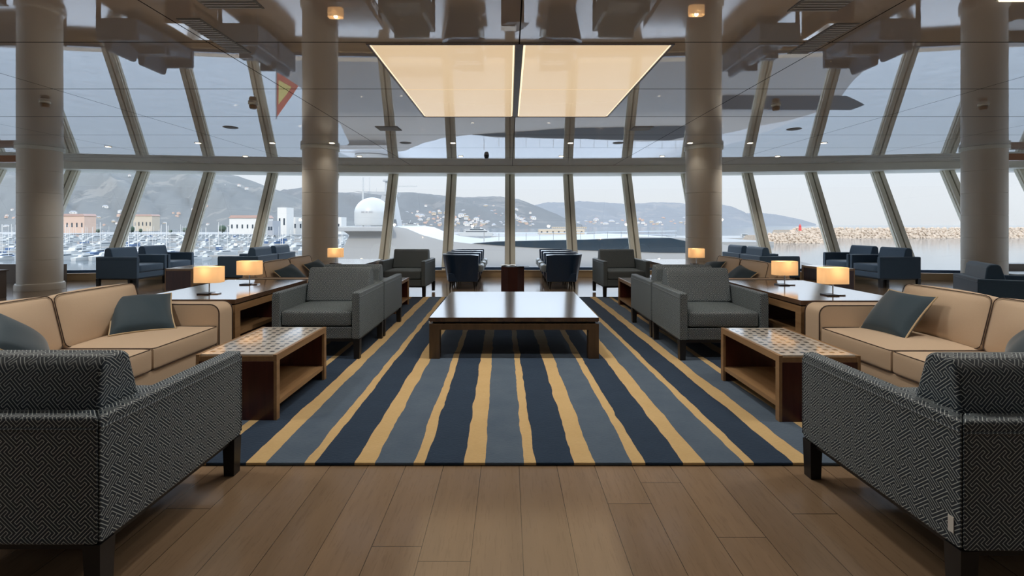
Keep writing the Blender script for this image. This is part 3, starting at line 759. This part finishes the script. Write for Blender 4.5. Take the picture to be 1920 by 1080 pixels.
grille('small square vent right of the luminous panel near the windows', 1.98, 2.30, 7.2, 7.5)
for x, y, w in ((-4.44, 7.26, 'left of the left inner column'), (-1.96, 8.64, 'between the left inner column and the centre'), (2.08, 8.64, 'between the centre and the right inner column'), (4.63, 7.39, 'right of the right inner column')):
    b = MB(); b.lathe([(.10, -.006), (.11, -.001)], n=32); o = b.build('ceiling_speaker', 'speaker_grille'); o.location = (x, y, ZC); tag(o, 'flat grey round speaker in the ceiling '+w, 'speaker', 'round ceiling speakers')
for x, y, w in ((-3.26, 5.8, 'left of the left inner column'), (3.45, 5.88, 'right of the right inner column'), (-5.83, 5.72, 'in front of the far left column'), (6.1, 5.85, 'in front of the far right column')):
    t = thing('smoke_detector', 'small round brown smoke detector on the ceiling '+w, 'smoke detector', (x, y, ZC), group='ceiling smoke detectors')
    b = MB(); b.lathe([(.035, -.075), (.045, -.06), (.045, -.035), (.03, -.03)], n=24); b.build('sensor_head', 'detector_body', t)
    b = MB(); b.lathe([(.04, -.03), (.055, -.022), (.055, -.001)], n=24); b.build('mounting_base', 'header_paint', t)
t = thing('dome_camera', 'small black dome camera on the ceiling before the centre window', 'camera', (-.5, 10.2, ZC))
b = MB(); b.lathe([(.02, -.08), (.045, -.06), (.05, -.03)], n=24); b.build('dome', 'black_metal', t)
b = MB(); b.lathe([(.055, -.03), (.055, -.001)], n=24); b.build('mount', 'black_metal', t)
t = thing('ceiling_spotlight_panel', 'small square bright ceiling light at the top right edge', 'ceiling light', (3.47, 3.02, ZC))
b = MB(); b.box(-.09, .09, -.12, .12, -.012, -.004); b.build('lens', 'downlight_glow', t); b = MB(); b.box(-.10, .10, -.13, .13, -.004, -.0005); b.build('frame', 'header_paint', t)

# ------------------------------------------------------------------ outdoors
SEA = -14.0
b = MB(); b.add([(-6000, 13.5, SEA), (6000, 13.5, SEA), (9000, 9000, SEA), (-9000, 9000, SEA)], [(0, 1, 2, 3)]); tag(b.build('sea', 'sea_water'), kind='structure')

def hill(name, ridge, D, mat, fore, back=600, ns=90, nr=16, amp=1.0, seed=0):
    rnd = random.Random(seed); ph = [rnd.uniform(0, 6.28) for _ in range(12)]
    vs = []; fs = []
    xs = [ridge[0][0]+(ridge[-1][0]-ridge[0][0])*i/ns for i in range(ns+1)]
    def ry(px):
        for (a, b_) in zip(ridge, ridge[1:]):
            if a[0] <= px <= b_[0]: u = (px-a[0])/(b_[0]-a[0]); return a[1]+(b_[1]-a[1])*u
        return ridge[-1][1]
    for i, px in enumerate(xs):
        X = (px-954)*D/853.33; H = 1.3-(ry(px)-421)*D/853.33
        for j in range(nr+1):
            u = j/nr
            if u <= .75: q = u/.75; y = D-fore*(1-q); h = SEA+(H-SEA)*(q**.9)
            else: q = (u-.75)/.25; y = D+back*q; h = H-(H-SEA)*q
            nzv = sum(sin(X*f/D*60+ph[k]+y*.004*(k+1))*a for k, (f, a) in enumerate(((.5, 1), (1.1, .6), (2.3, .35), (4.7, .2))))
            env = 4*min(u/.75, 1)*(1-min(u/.75, 1)) if u < .75 else 0
            # keep the ridge seen from the camera: points scale with distance
            vs.append((X*y/D if u <= .75 else X, y, h+amp*nzv*env*(H-SEA)*.07+(rnd.uniform(-1, 1)*(H-SEA)*.012*amp if 0 < u < 1 else 0)))
    N = nr+1
    for i in range(ns):
        for j in range(nr): a = i*N+j; fs.append((a, a+N, a+N+1, a+1))
    b = MB(); b.add(vs, fs); return tag(b.build(name, mat, smooth=None), kind='structure')
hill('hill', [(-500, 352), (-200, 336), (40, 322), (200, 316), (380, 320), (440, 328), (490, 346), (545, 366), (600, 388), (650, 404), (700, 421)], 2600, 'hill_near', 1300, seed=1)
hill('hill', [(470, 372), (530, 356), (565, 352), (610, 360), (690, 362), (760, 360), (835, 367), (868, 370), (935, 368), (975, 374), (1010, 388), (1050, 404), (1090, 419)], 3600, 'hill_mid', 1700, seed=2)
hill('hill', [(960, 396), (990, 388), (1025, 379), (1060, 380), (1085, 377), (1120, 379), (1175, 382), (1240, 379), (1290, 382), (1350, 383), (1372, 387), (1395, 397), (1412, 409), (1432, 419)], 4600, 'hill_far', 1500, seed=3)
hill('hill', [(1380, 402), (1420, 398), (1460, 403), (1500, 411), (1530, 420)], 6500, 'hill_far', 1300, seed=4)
hill('shore_land', [(-500, 435.2), (1100, 435.2)], 800, 'concrete', 90, back=60, amp=.3, seed=5, ns=60)

# houses of the hillside towns
def house_mesh(wm, rm, w, d, h):
    b = MB(); b.box(-w/2, w/2, -d/2, d/2, -3, h); r = .6
    vs = [(-w/2-r, -d/2-r, h), (w/2+r, -d/2-r, h), (w/2+r, d/2+r, h), (-w/2-r, d/2+r, h), (-w/4, 0, h+w*.22), (w/4, 0, h+w*.22)]
    b.add(vs, [(0, 1, 5, 4), (1, 2, 5), (2, 3, 4, 5), (3, 0, 4), (3, 2, 1, 0)], 1)
    for k in (-1, 1):
        for zz in (.25, .6): b.box(k*w*.22-w*.05, k*w*.22+w*.05, -d/2-.1, -d/2, h*zz, h*zz+h*.16, mi=2)
    return b.build('house', [wm, rm, 'ship_glass'])
protos = [house_mesh('white_wall', 'roof_tile', 12, 10, 7), house_mesh('pink_wall', 'roof_tile', 16, 10, 8), house_mesh('cream_wall', 'grey_roof', 20, 12, 10), house_mesh('white_wall', 'grey_roof', 26, 12, 9)]
HL = ['small white house with tiled roof in the town across the bay', 'small pink house with tiled roof in the town across the bay', 'cream house with grey roof in the town across the bay', 'long white building in the town across the bay']
def slope_z(D, fore, ridge_h, y):
    q = 1-(D-y)/fore; return SEA+(ridge_h-SEA)*(max(q, 0)**.9)
first = [True]*4
rnd = random.Random(11)
HP = []
def put_house(px, py, D, ks=(0, 1, 2, 3)):
    k = rnd.choice(ks); x, y, z = at(px, py, D)
    if any(abs(x-q[0]) < 22*D/2200 and abs(y-q[1]) < 22*D/2200 for q in HP): return
    HP.append((x, y))
    if first[k]: o = protos[k]; first[k] = False
    else: o = protos[k].copy(); COL.objects.link(o)
    o.location = (x, y, z-4); s = rnd.uniform(.6, 1.05)*D/2200; o.scale = (s, s, s); o.rotation_euler = (0, 0, rnd.uniform(-.7, .7))
    tag(o, HL[k], 'house', 'houses of the town across the bay')
def hz(px, y, ridge, D, fore):      # image row of the slope surface at depth y
    for (a, b_) in zip(ridge, ridge[1:]):
        if a[0] <= px <= b_[0]: r = a[1]+(b_[1]-a[1])*(px-a[0])/(b_[0]-a[0])
    H = 1.3-(r-421)*D/853.33; z = slope_z(D, fore, H, y); return 421+(1.3-z)*853.33/y
R2 = [(470, 372), (530, 356), (565, 352), (610, 360), (690, 362), (760, 360), (835, 367), (868, 370), (935, 368), (975, 374), (1010, 388), (1050, 404), (1090, 419)]
R3 = [(960, 396), (990, 388), (1025, 379), (1060, 380), (1085, 377), (1120, 379), (1175, 382), (1240, 379), (1290, 382), (1350, 383), (1372, 387), (1395, 397), (1412, 409), (1432, 419)]
R1 = [(-500, 352), (-200, 336), (40, 322), (200, 316), (380, 320), (440, 328), (490, 346), (545, 366), (600, 388), (650, 404), (700, 421)]
for i in range(300):
    px = rnd.choice((rnd.uniform(738, 1000), rnd.uniform(738, 860), rnd.uniform(860, 1000))); y = 1950+abs(rnd.gauss(0, 230)); put_house(px, hz(px, y, R2, 3600, 1700), y)
for i in range(12): px = rnd.uniform(740, 980); y = rnd.uniform(2500, 3300); put_house(px, hz(px, y, R2, 3600, 1700), y, (0, 3))
for i in range(110): px = rnd.uniform(1010, 1300); y = 3150+abs(rnd.gauss(0, 120)); put_house(px, hz(px, y, R3, 4600, 1500), y)
for i in range(60): px = rnd.uniform(0, 560); y = 1330+abs(rnd.gauss(0, 130)); put_house(px, hz(px, y, R1, 2600, 1300), y)
for i in range(10): px = rnd.uniform(60, 480); y = rnd.uniform(1700, 2500); put_house(px, hz(px, y, R1, 2600, 1300), y, (0, 3))

# shore buildings
def bldg(px0, px1, py0, py1, D, mat, label, roof=None, depth=20):
    x0, _, z1 = at(px0, py0, D); x1, _, z0 = at(px1, py1, D); z0 = -12.0; t = thing('harbour_building', label, 'building', ((x0+x1)/2, D, z0)); w = (x1-x0)/2; h = z1-z0
    b = MB(); b.box(-w, w, 0, depth, 0, h); b.build('walls', mat, t)
    if roof: b = MB(); b.prism([(-w-1, h), (w+1, h), (w*.9, h+(x1-x0)*.06+1), (-w*.9, h+(x1-x0)*.06+1)], -1, depth+1, 'y'); b.build('roof', roof, t)
    b = MB(); n = max(2, int((x1-x0)/7))
    for k in range(n):
        xx = -w+(k+.5)*2*w/n; b.box(xx-1, xx+1, -.15, 0, h*.35, h*.6)
    b.build('window_row', 'ship_glass', t)
    return t
bldg(112, 158, 405, 421, 700, 'pink_wall', 'long orange-pink building with tiled roof behind the left marina', 'roof_tile')
bldg(430, 498, 409, 432, 640, 'white_wall', 'big white shipyard shed in front of the left hills', 'roof_tile')
bldg(520, 537, 389, 431, 600, 'white_wall', 'tall narrow white tower beside the shipyard hall', None)
bldg(538, 640, 407, 433, 640, 'white_wall', 'very wide white shipyard hall left of the inner column', None)
bldg(502, 511, 414, 436, 560, 'grey_roof', 'small grey block beside the white shipyard tower', None)
bldg(1010, 1096, 430, 440, 620, 'cream_wall', 'long low cream warehouse on the pier at centre', None)
bldg(1035, 1100, 425.5, 428, 1500, 'cream_wall', 'flat cream hall at the foot of the far hills', None)
bldg(250, 285, 405, 414, 900, 'cream_wall', 'cream house with broad tiled roof behind the marina', 'roof_tile')
# bell tower on the left hill
t = thing('bell_tower', 'slim white tower standing on the left hillside', 'tower', at(422, 366, 2100)); b = MB(); b.box(-3, 3, -3, 3, -12, 30); b.build('shaft', 'white_wall', t)
b = MB(); b.frustum(0, 0, 30, 52, 3.4, .2); b.build('spire', 'white_wall', t)
t = thing('chapel', 'low white chapel beside the slim tower on the left hillside', 'building', at(432, 352+3, 2150)); b = MB(); b.box(-9, 9, -6, 6, -6, 10); b.build('walls', 'white_wall', t)
b = MB(); b.prism([(-10, 10), (10, 10), (0, 16)], -7, 7, 'y'); b.build('roof', 'cream_wall', t)

# marina boats
def boat_mesh(nm, L, hullm, mast):
    b = MB(); w = L*.15; n = 8; vs = []
    for k in range(n+1):
        u = k/n; hw = w*(1-u**2.6)+.02; x = -L/2+L*u; sh = L*.10*(1+.5*u)
        vs += [(x, -hw*.75, -.2), (x, -hw, sh), (x, hw, sh), (x, hw*.75, -.2)]
    fs = []
    for k in range(n):
        a = 4*k
        for j in range(3): fs.append((a+j, a+4+j, a+5+j, a+1+j))
    fs += [(0, 1, 2, 3), (4*n+3, 4*n+2, 4*n+1, 4*n)]
    b.add(vs, fs, 0)
    b.prism([(-L*.32, L*.1), (L*.18, L*.1), (L*.08, L*.19), (-L*.28, L*.19)], -w*.6, w*.6, 'y', mi=1)
    b.prism([(-L*.25, L*.125), (L*.12, L*.125), (L*.09, L*.16), (-L*.24, L*.16)], -w*.62, w*.62, 'y', mi=2)
    if mast: b.tube([(L*.02, 0, L*.15), (L*.02, 0, L*1.25)], .12, n=5, mi=3); b.tube([(L*.02, 0, L*.28), (-L*.36, 0, L*.28)], .14, n=5, mi=1)
    else: b.box(-L*.2, 0, -w*.4, w*.4, L*.19, L*.25, mi=1)
    return b.build(nm, [hullm, 'gelcoat', 'ship_glass', 'white_wall'])
bp = [boat_mesh('sailing_boat', 11, 'gelcoat', True), boat_mesh('motor_boat', 11, 'gelcoat', False), boat_mesh('motor_boat', 15, 'gelcoat', False), boat_mesh('sailing_boat', 12, 'boat_blue', True)]
BL = ['white sailing boat with bare mast moored in the left marina', 'small white motor boat moored in the left marina', 'larger white motor boat moored in the left marina', 'blue-hulled sailing boat moored in the left marina']
bf = [True]*4
rows = [(200, 1.0), (235, .8), (275, .7), (320, .6), (370, .5), (430, .5), (500, .5), (580, .5)]
for (D, _) in rows:
    xl, xr = -226*D/200, (-95 if D < 300 else -85)*D/200*.82
    x = xl+rnd.uniform(0, 5)
    while x < (655-954)*D/853.33:
        px = 954+x*853.33/D
        if px > -40 and not (D < 230 and px > 430) and rnd.random() < .92:
            if 560 < D < 600 and 560 < px: x += 12; continue
            k = rnd.choice((0, 0, 1, 2, 2, 0, 3, 0))
            if bf[k]: o = bp[k]; bf[k] = False
            else: o = bp[k].copy(); COL.objects.link(o)
            o.location = (x, D+rnd.uniform(-4, 4), SEA+.1); o.rotation_euler = (0, 0, rnd.choice((1.3, 1.57, -1.4))+rnd.uniform(-.35, .35)); s = rnd.uniform(.7, 1.15); o.scale = (s, s, s)
            tag(o, BL[k], 'boat', 'boats moored in the left marina')
        x += rnd.uniform(7.5, 10.5)*(1 if D < 350 else 1.1)
for D, w in ((218, 'nearest'), (255, 'second'), (300, 'third'), (345, 'fourth'), (400, 'fifth'), (465, 'farthest')):
    b = MB(); b.box((-60-954)*D/853.33, (600-954)*D/853.33, D-1.2, D+1.2, SEA, SEA+.7)
    tag(b.build('pontoon', 'concrete'), 'long pale marina pontoon among the boats, %s of six' % w, 'pontoon', 'marina pontoons')

# two distant large yachts
def far_yacht(px0, px1, pyw, D, label, flip=1):
    x0 = (px0-954)*D/853.33; x1 = (px1-954)*D/853.33; L = x1-x0; zw = 1.3-(pyw-421)*D/853.33
    t = thing('motor_yacht', label, 'yacht', ((x0+x1)/2, D, zw)); b = MB()
    b.prism([(-L/2, L*.08), (-L*.42, -.5), (L*.46, -.5), (L/2, L*.07)], -L*.08, L*.08, 'y'); b.build('hull', 'gelcoat', t)
    for k, (a, c, z0, z1) in enumerate(((-.36, .40, .078, .13), (-.24, .30, .13, .175), (-.14, .20, .175, .21))):
        b = MB(); b.prism([(L*a, L*z0), (L*c, L*z0), (L*(c-.05), L*z1), (L*(a+.09), L*z1)], -L*.06, L*.06, 'y'); d = b.build('deck_house', 'gelcoat', t)
        b = MB(); b.box(L*(a+.09), L*(c-.07), -L*.062, -L*.06, L*(z0+.015), L*(z0+.035)); b.build('window_band', 'ship_glass', d)
    b = MB(); b.tube([(0, 0, L*.21), (L*.03, 0, L*.30)], L*.008); b.build('mast', 'gelcoat', t)
far_yacht(738, 798, 431, 330, 'distant white yacht just right of the second window post from the dome')
far_yacht(858, 925, 441, 330, 'distant white yacht in the window left of the centre post')
far_yacht(298, 352, 450, 480, 'large white yacht at the back of the left marina')

# neighbouring ship with dome, mast and dark window band (close outside)
DS = 20.0
sh = thing('cruise_yacht', 'huge white yacht alongside with radar dome, mast and dark window stripe', 'ship', (0, DS, 0))
def SP(px, py): x, _, z = at(px, py, DS); return (x, z)
top = [(655, 441), (642, 432), (636, 424), (735, 424), (762, 428), (790, 440), (830, 451), (885, 457), (930, 452), (1100, 449), (1200, 444), (1280, 446), (1340, 455), (1400, 468), (1480, 484), (1560, 507)]
poly = [SP(*p) for p in top]+[(15.2, -2.0), (16.5, -3.2), (14.5, -13.8), (-13, -13.8), (-12.2, -5), (-11.0, -2.8), (-9.0, -1.5), (-7.4, 0)]
b = MB(); b.prism(poly, 0, 7.5, 'y'); b.build('hull', 'ship_white', sh, 20)
b = MB(); b.prism([SP(*p) for p in ((885, 456), (950, 452.5), (1070, 450), (1180, 447), (1255, 446), (1285, 452), (1330, 474), (1240, 473.5), (1190, 472), (1065, 468), (950, 461))], -.04, .02, 'y'); b.build('window_band', 'ship_glass', sh)
b = MB(); b.prism([(9.0, -.65), (15.0, -.62), (15.6, -.85), (14.8, -1.25), (9.5, -1.25), (8.4, -1.0)], -.05, .02, 'y'); b.build('window_band', 'ship_glass', sh)
b = MB(); b.prism([(-5.6, -2.1), (-2.6, -2.1), (-2.4, -2.5), (-5.4, -2.5)], -.05, .02, 'y'); b.build('window_band', 'ship_glass', sh)
b = MB()
for k in range(14):
    px = 935+k*26; x, z = SP(px, 449.5-(px-930)*.016); b.tube([(x, .4, z-.15), (x, .4, z+.28)], .012, n=5)
x0, z0 = SP(930, 450); x1, z1 = SP(1275, 445); b.tube([(x0, .4, z0+.27), (x1, .4, z1+.27)], .012, n=5); b.tube([(x0, .4, z0+.12), (x1, .4, z1+.12)], .008, n=5)
b.build('railing', 'chrome', sh)
b = MB(); x0, z0 = SP(632, 425); x1, _ = SP(737, 425); b.box(x0, x1, -.6, 5, z0-.2, z0, .03); b.build('dome_platform', 'ship_white', sh)
cx, zb = SP(687, 423); r = .80
b = MB(); b.lathe([(r*.96, zb), (r, zb+.15), (r, zb+.55)]+[(r*cos(a), zb+.55+r*sin(a)*.92) for a in [k*pi/24 for k in range(1, 12)]]+[(.01, zb+.55+r*.92)], cx, .9, 48); dm = b.build('radar_dome', 'gelcoat', sh, 40)
b = MB(); rnd2 = random.Random(3)                      # small dark lettering-like marks, unreadable in the photograph
for k in range(13):
    if k in (4, 8): continue
    a = -pi/2-.33+k*.05; h = .05 if k % 3 else .075
    bb = Matrix.Translation((cx+(r+.004)*cos(a), .9+(r+.004)*sin(a), zb+.60)) @ Matrix.Rotation(a+pi/2, 4, 'Z')
    b.box(-.012, .012, -.004, .004, -h/2, h/2, mat=bb)
b.build('lettering', 'grey_roof', dm)
b = MB(); x2, z2 = SP(716, 372); b.lathe([(.22, z2-.9), (.22, z2-.15)]+[(.24*cos(a), z2+.24*sin(a)) for a in [k*pi/12 for k in range(-5, 6)]]+[(.01, z2+.24)], x2, 1.6, 24); b.build('small_dome', 'gelcoat', sh)
b = MB(); xm, zm = SP(701, 424)
b.prism([(xm-.75, zm), (xm+.55, zm), (xm+.25, SP(0, 360)[1]), (xm-.2, SP(0, 360)[1])], 2.0, 3.0, 'y'); b.build('mast_base', 'ship_white', sh)
b = MB(); b.prism([(SP(632, 0)[0], SP(0, 352)[1]), (SP(726, 0)[0], SP(0, 354)[1]), (SP(722, 0)[0], SP(0, 363)[1]), (SP(660, 0)[0], SP(0, 357)[1])], 2.0, 2.6, 'y'); b.build('mast_wing', 'ship_white', sh)
b = MB(); x, z = SP(700, 356); b.lathe([(.13, z), (.10, z+.55), (.22, z+.58), (.22, z+.66), (.05, z+.68)], x, 2.3, 20); b.build('mast_top', 'ship_white', sh)
b = MB(); x, z = SP(660, 424); b.tube([(x, 1.5, z), (x, 1.5, z+2.3)], .045, n=6); x2, z2 = SP(664, 340); b.tube([(x2, 2.2, SP(0, 356)[1]), (x2, 2.2, z2+.4)], .02, n=5); x3, _ = SP(678, 0); b.tube([(x3, 2.2, SP(0, 356)[1]), (x3, 2.2, SP(0, 345)[1])], .015, n=5); b.build('antenna', 'gelcoat', sh)
b = MB(); xa, z = SP(712, 341); xb, _ = SP(763, 341); b.box(xa, xb, 2.1, 2.2, z-.03, z+.03); b.tube([((xa+xb)/2-.4, 2.15, SP(0, 354)[1]), ((xa+xb)/2-.4, 2.15, z)], .04, n=6); b.build('radar_bar', 'gelcoat', sh)
b = MB(); x, z = SP(790, 440); 
b.tube([at(905, 452, DS)[0:1]+(1.0, SP(0, 452)[1]-.1), (SP(905, 0)[0], 1.0, SP(0, 436)[1])], .02, n=5); b.build('stanchion', 'chrome', sh)
# flag hanging from a short staff at the stern
fg = thing('flag', 'red and yellow flag at the white yacht stern, mirrored in the ceiling', 'flag', (-9.5, 18.6, -1.5))
b = MB(); b.tube([(0, 0, -1.6), (0, 0, 1.6)], .03, n=6); b.build('staff', 'ship_white', fg)
b = MB(); b.prism([(.03, 1.5), (.9, .25), (.03, -.3)], -.01, .01, 'y'); b.build('red_field', 'flag_red', fg)
b = MB(); b.prism([(.10, 1.0), (.62, .30), (.10, .02)], -.014, .014, 'y'); b.build('yellow_field', 'flag_yellow', fg)

# breakwater, beacon, quay, van
def rocks(px0, px1, py_top, py_bot, rows_, size, name, label, seed):
    rr = random.Random(seed); b = MB(); Dn = (1.3-SEA)*853.33/(py_bot-421)
    Xa, Xb = (px0-954)*Dn/853.33, (px1-954)*Dn/853.33; H = 1.3-(py_top-421)*(Dn+10)/853.33
    ico = bmesh.new(); bmesh.ops.create_icosphere(ico, subdivisions=1, radius=1); V = [v.co.copy() for v in ico.verts]; F = [[v.index for v in f.verts] for f in ico.faces]; ico.free()
    n = int((Xb-Xa)/size*1.1)
    for j in range(rows_):
        u = j/(rows_-1); z = SEA+(H-SEA)*u
        for i in range(n):
            x = Xa+(Xb-Xa)*(i+rr.random())/n; endf = min(1, (x-Xa)/(size*8)+.25, (Xb-x)/(size*8)+.25)
            s = size*rr.uniform(.5, 1.0); c = Vector((x, Dn+u*10+rr.uniform(-1, 1), SEA+(z-SEA)*endf+rr.uniform(-.4, .4)))
            R = Matrix.Rotation(rr.uniform(0, 6), 3, 'X') @ Matrix.Rotation(rr.uniform(0, 6), 3, 'Z')
            b.add([c+R @ Vector((v.x*s*rr.uniform(.7, 1.2), v.y*s, v.z*s*.8)) for v in V], F)
    for_core = [(Dn+1, SEA-1), (Dn+9, H-1), (Dn+40, H-1.5), (Dn+50, SEA-1)]
    b.prism(for_core, Xa+6, Xb-6, 'x')
    o = b.build(name, 'rock', smooth=None)
    for p in o.data.polygons: p.use_smooth = False
    return tag(o, label, 'breakwater', kind='stuff')
rocks(1480, 2050, 429, 447, 7, 2.4, 'breakwater', 'long pale rubble breakwater across the right windows', 1)
rocks(1432, 1556, 439, 456, 6, 1.7, 'rock_jetty', 'short heap of pale boulders in front of the long breakwater', 2)
x, y, z = at(1500, 431, 500); t = thing('beacon', 'small red beacon standing on the rock breakwater', 'beacon', (x, y, z-1)); b = MB(); b.lathe([(1.5, 0), (1.1, 5)], n=12); b.build('tower', 'beacon_red', t); b = MB(); b.lathe([(1.5, 5), (1.5, 5.4), (.6, 5.5), (.6, 6.8), (.05, 7.3)], n=12); b.build('lantern', 'beacon_red', t)
b = MB(); b.prism([(150, 330), (195, 335), (200, 428), (262, 428), (285, 520), (180, 520)], SEA, SEA+2.6, 'z'); tag(b.build('quay', 'concrete'), 'grey concrete quay beside the right inner column', 'quay')
b = MB(); b.box(-20, 125, 520, 620, SEA, SEA+1.95); tag(b.build('pier', 'concrete'), 'long low pier behind the white yacht deck at centre', 'pier')
t = thing('van', 'white van parked on the quay right of the inner column', 'van', (at(1396, 446, 450)[0], 450, SEA+2.6)); b = MB(); b.prism([(-3.6, .5), (3.6, .5), (3.6, 1.6), (2.6, 3.3), (-3.6, 3.3)], -1.2, 1.2, 'y', .1, 2); b.build('body', 'gelcoat', t)
b = MB(); b.box(-3.0, 2.4, -1.25, -1.19, 1.9, 2.8); b.build('window_band', 'ship_glass', t)
for s in (-2.3, 2.3): b = MB(); b.lathe([(.55, -.2), (.55, .2)], n=16, mat=Matrix.Translation((s, -1.1, .56)) @ Matrix.Rotation(pi/2, 4, 'X')); b.build('wheel', 'black_metal', t)
# trees on the marina shore
tr_ = None; TP = []
for i in range(26):
    px = rnd.uniform(90, 620); D = rnd.uniform(690, 760); x, y, z = at(px, 424, D); z = -12.2; b = None
    if any((x-q[0])**2+(D-q[1])**2 < 200 for q in TP) or 690 < D < 725 and (112 < px < 160 or 425 < px): continue
    TP.append((x, D))
    if tr_ is None:
        b = MB(); ico = bmesh.new(); bmesh.ops.create_icosphere(ico, subdivisions=2, radius=5)
        for v in ico.verts: v.co *= rnd.uniform(.8, 1.15); v.co.z = v.co.z*.9+6
        b.bm(ico); b.tube([(0, 0, 0), (0, 0, 4)], .5, n=6); tr_ = b.build('tree', 'tree_dark'); o = tr_
    else: o = tr_.copy(); COL.objects.link(o)
    o.location = (x, y, z); s = rnd.uniform(.5, 1.1); o.scale = (s, s, s*rnd.uniform(.8, 1.4)); tag(o, 'dark green tree on the shore behind the left marina', 'tree', 'trees behind the marina')
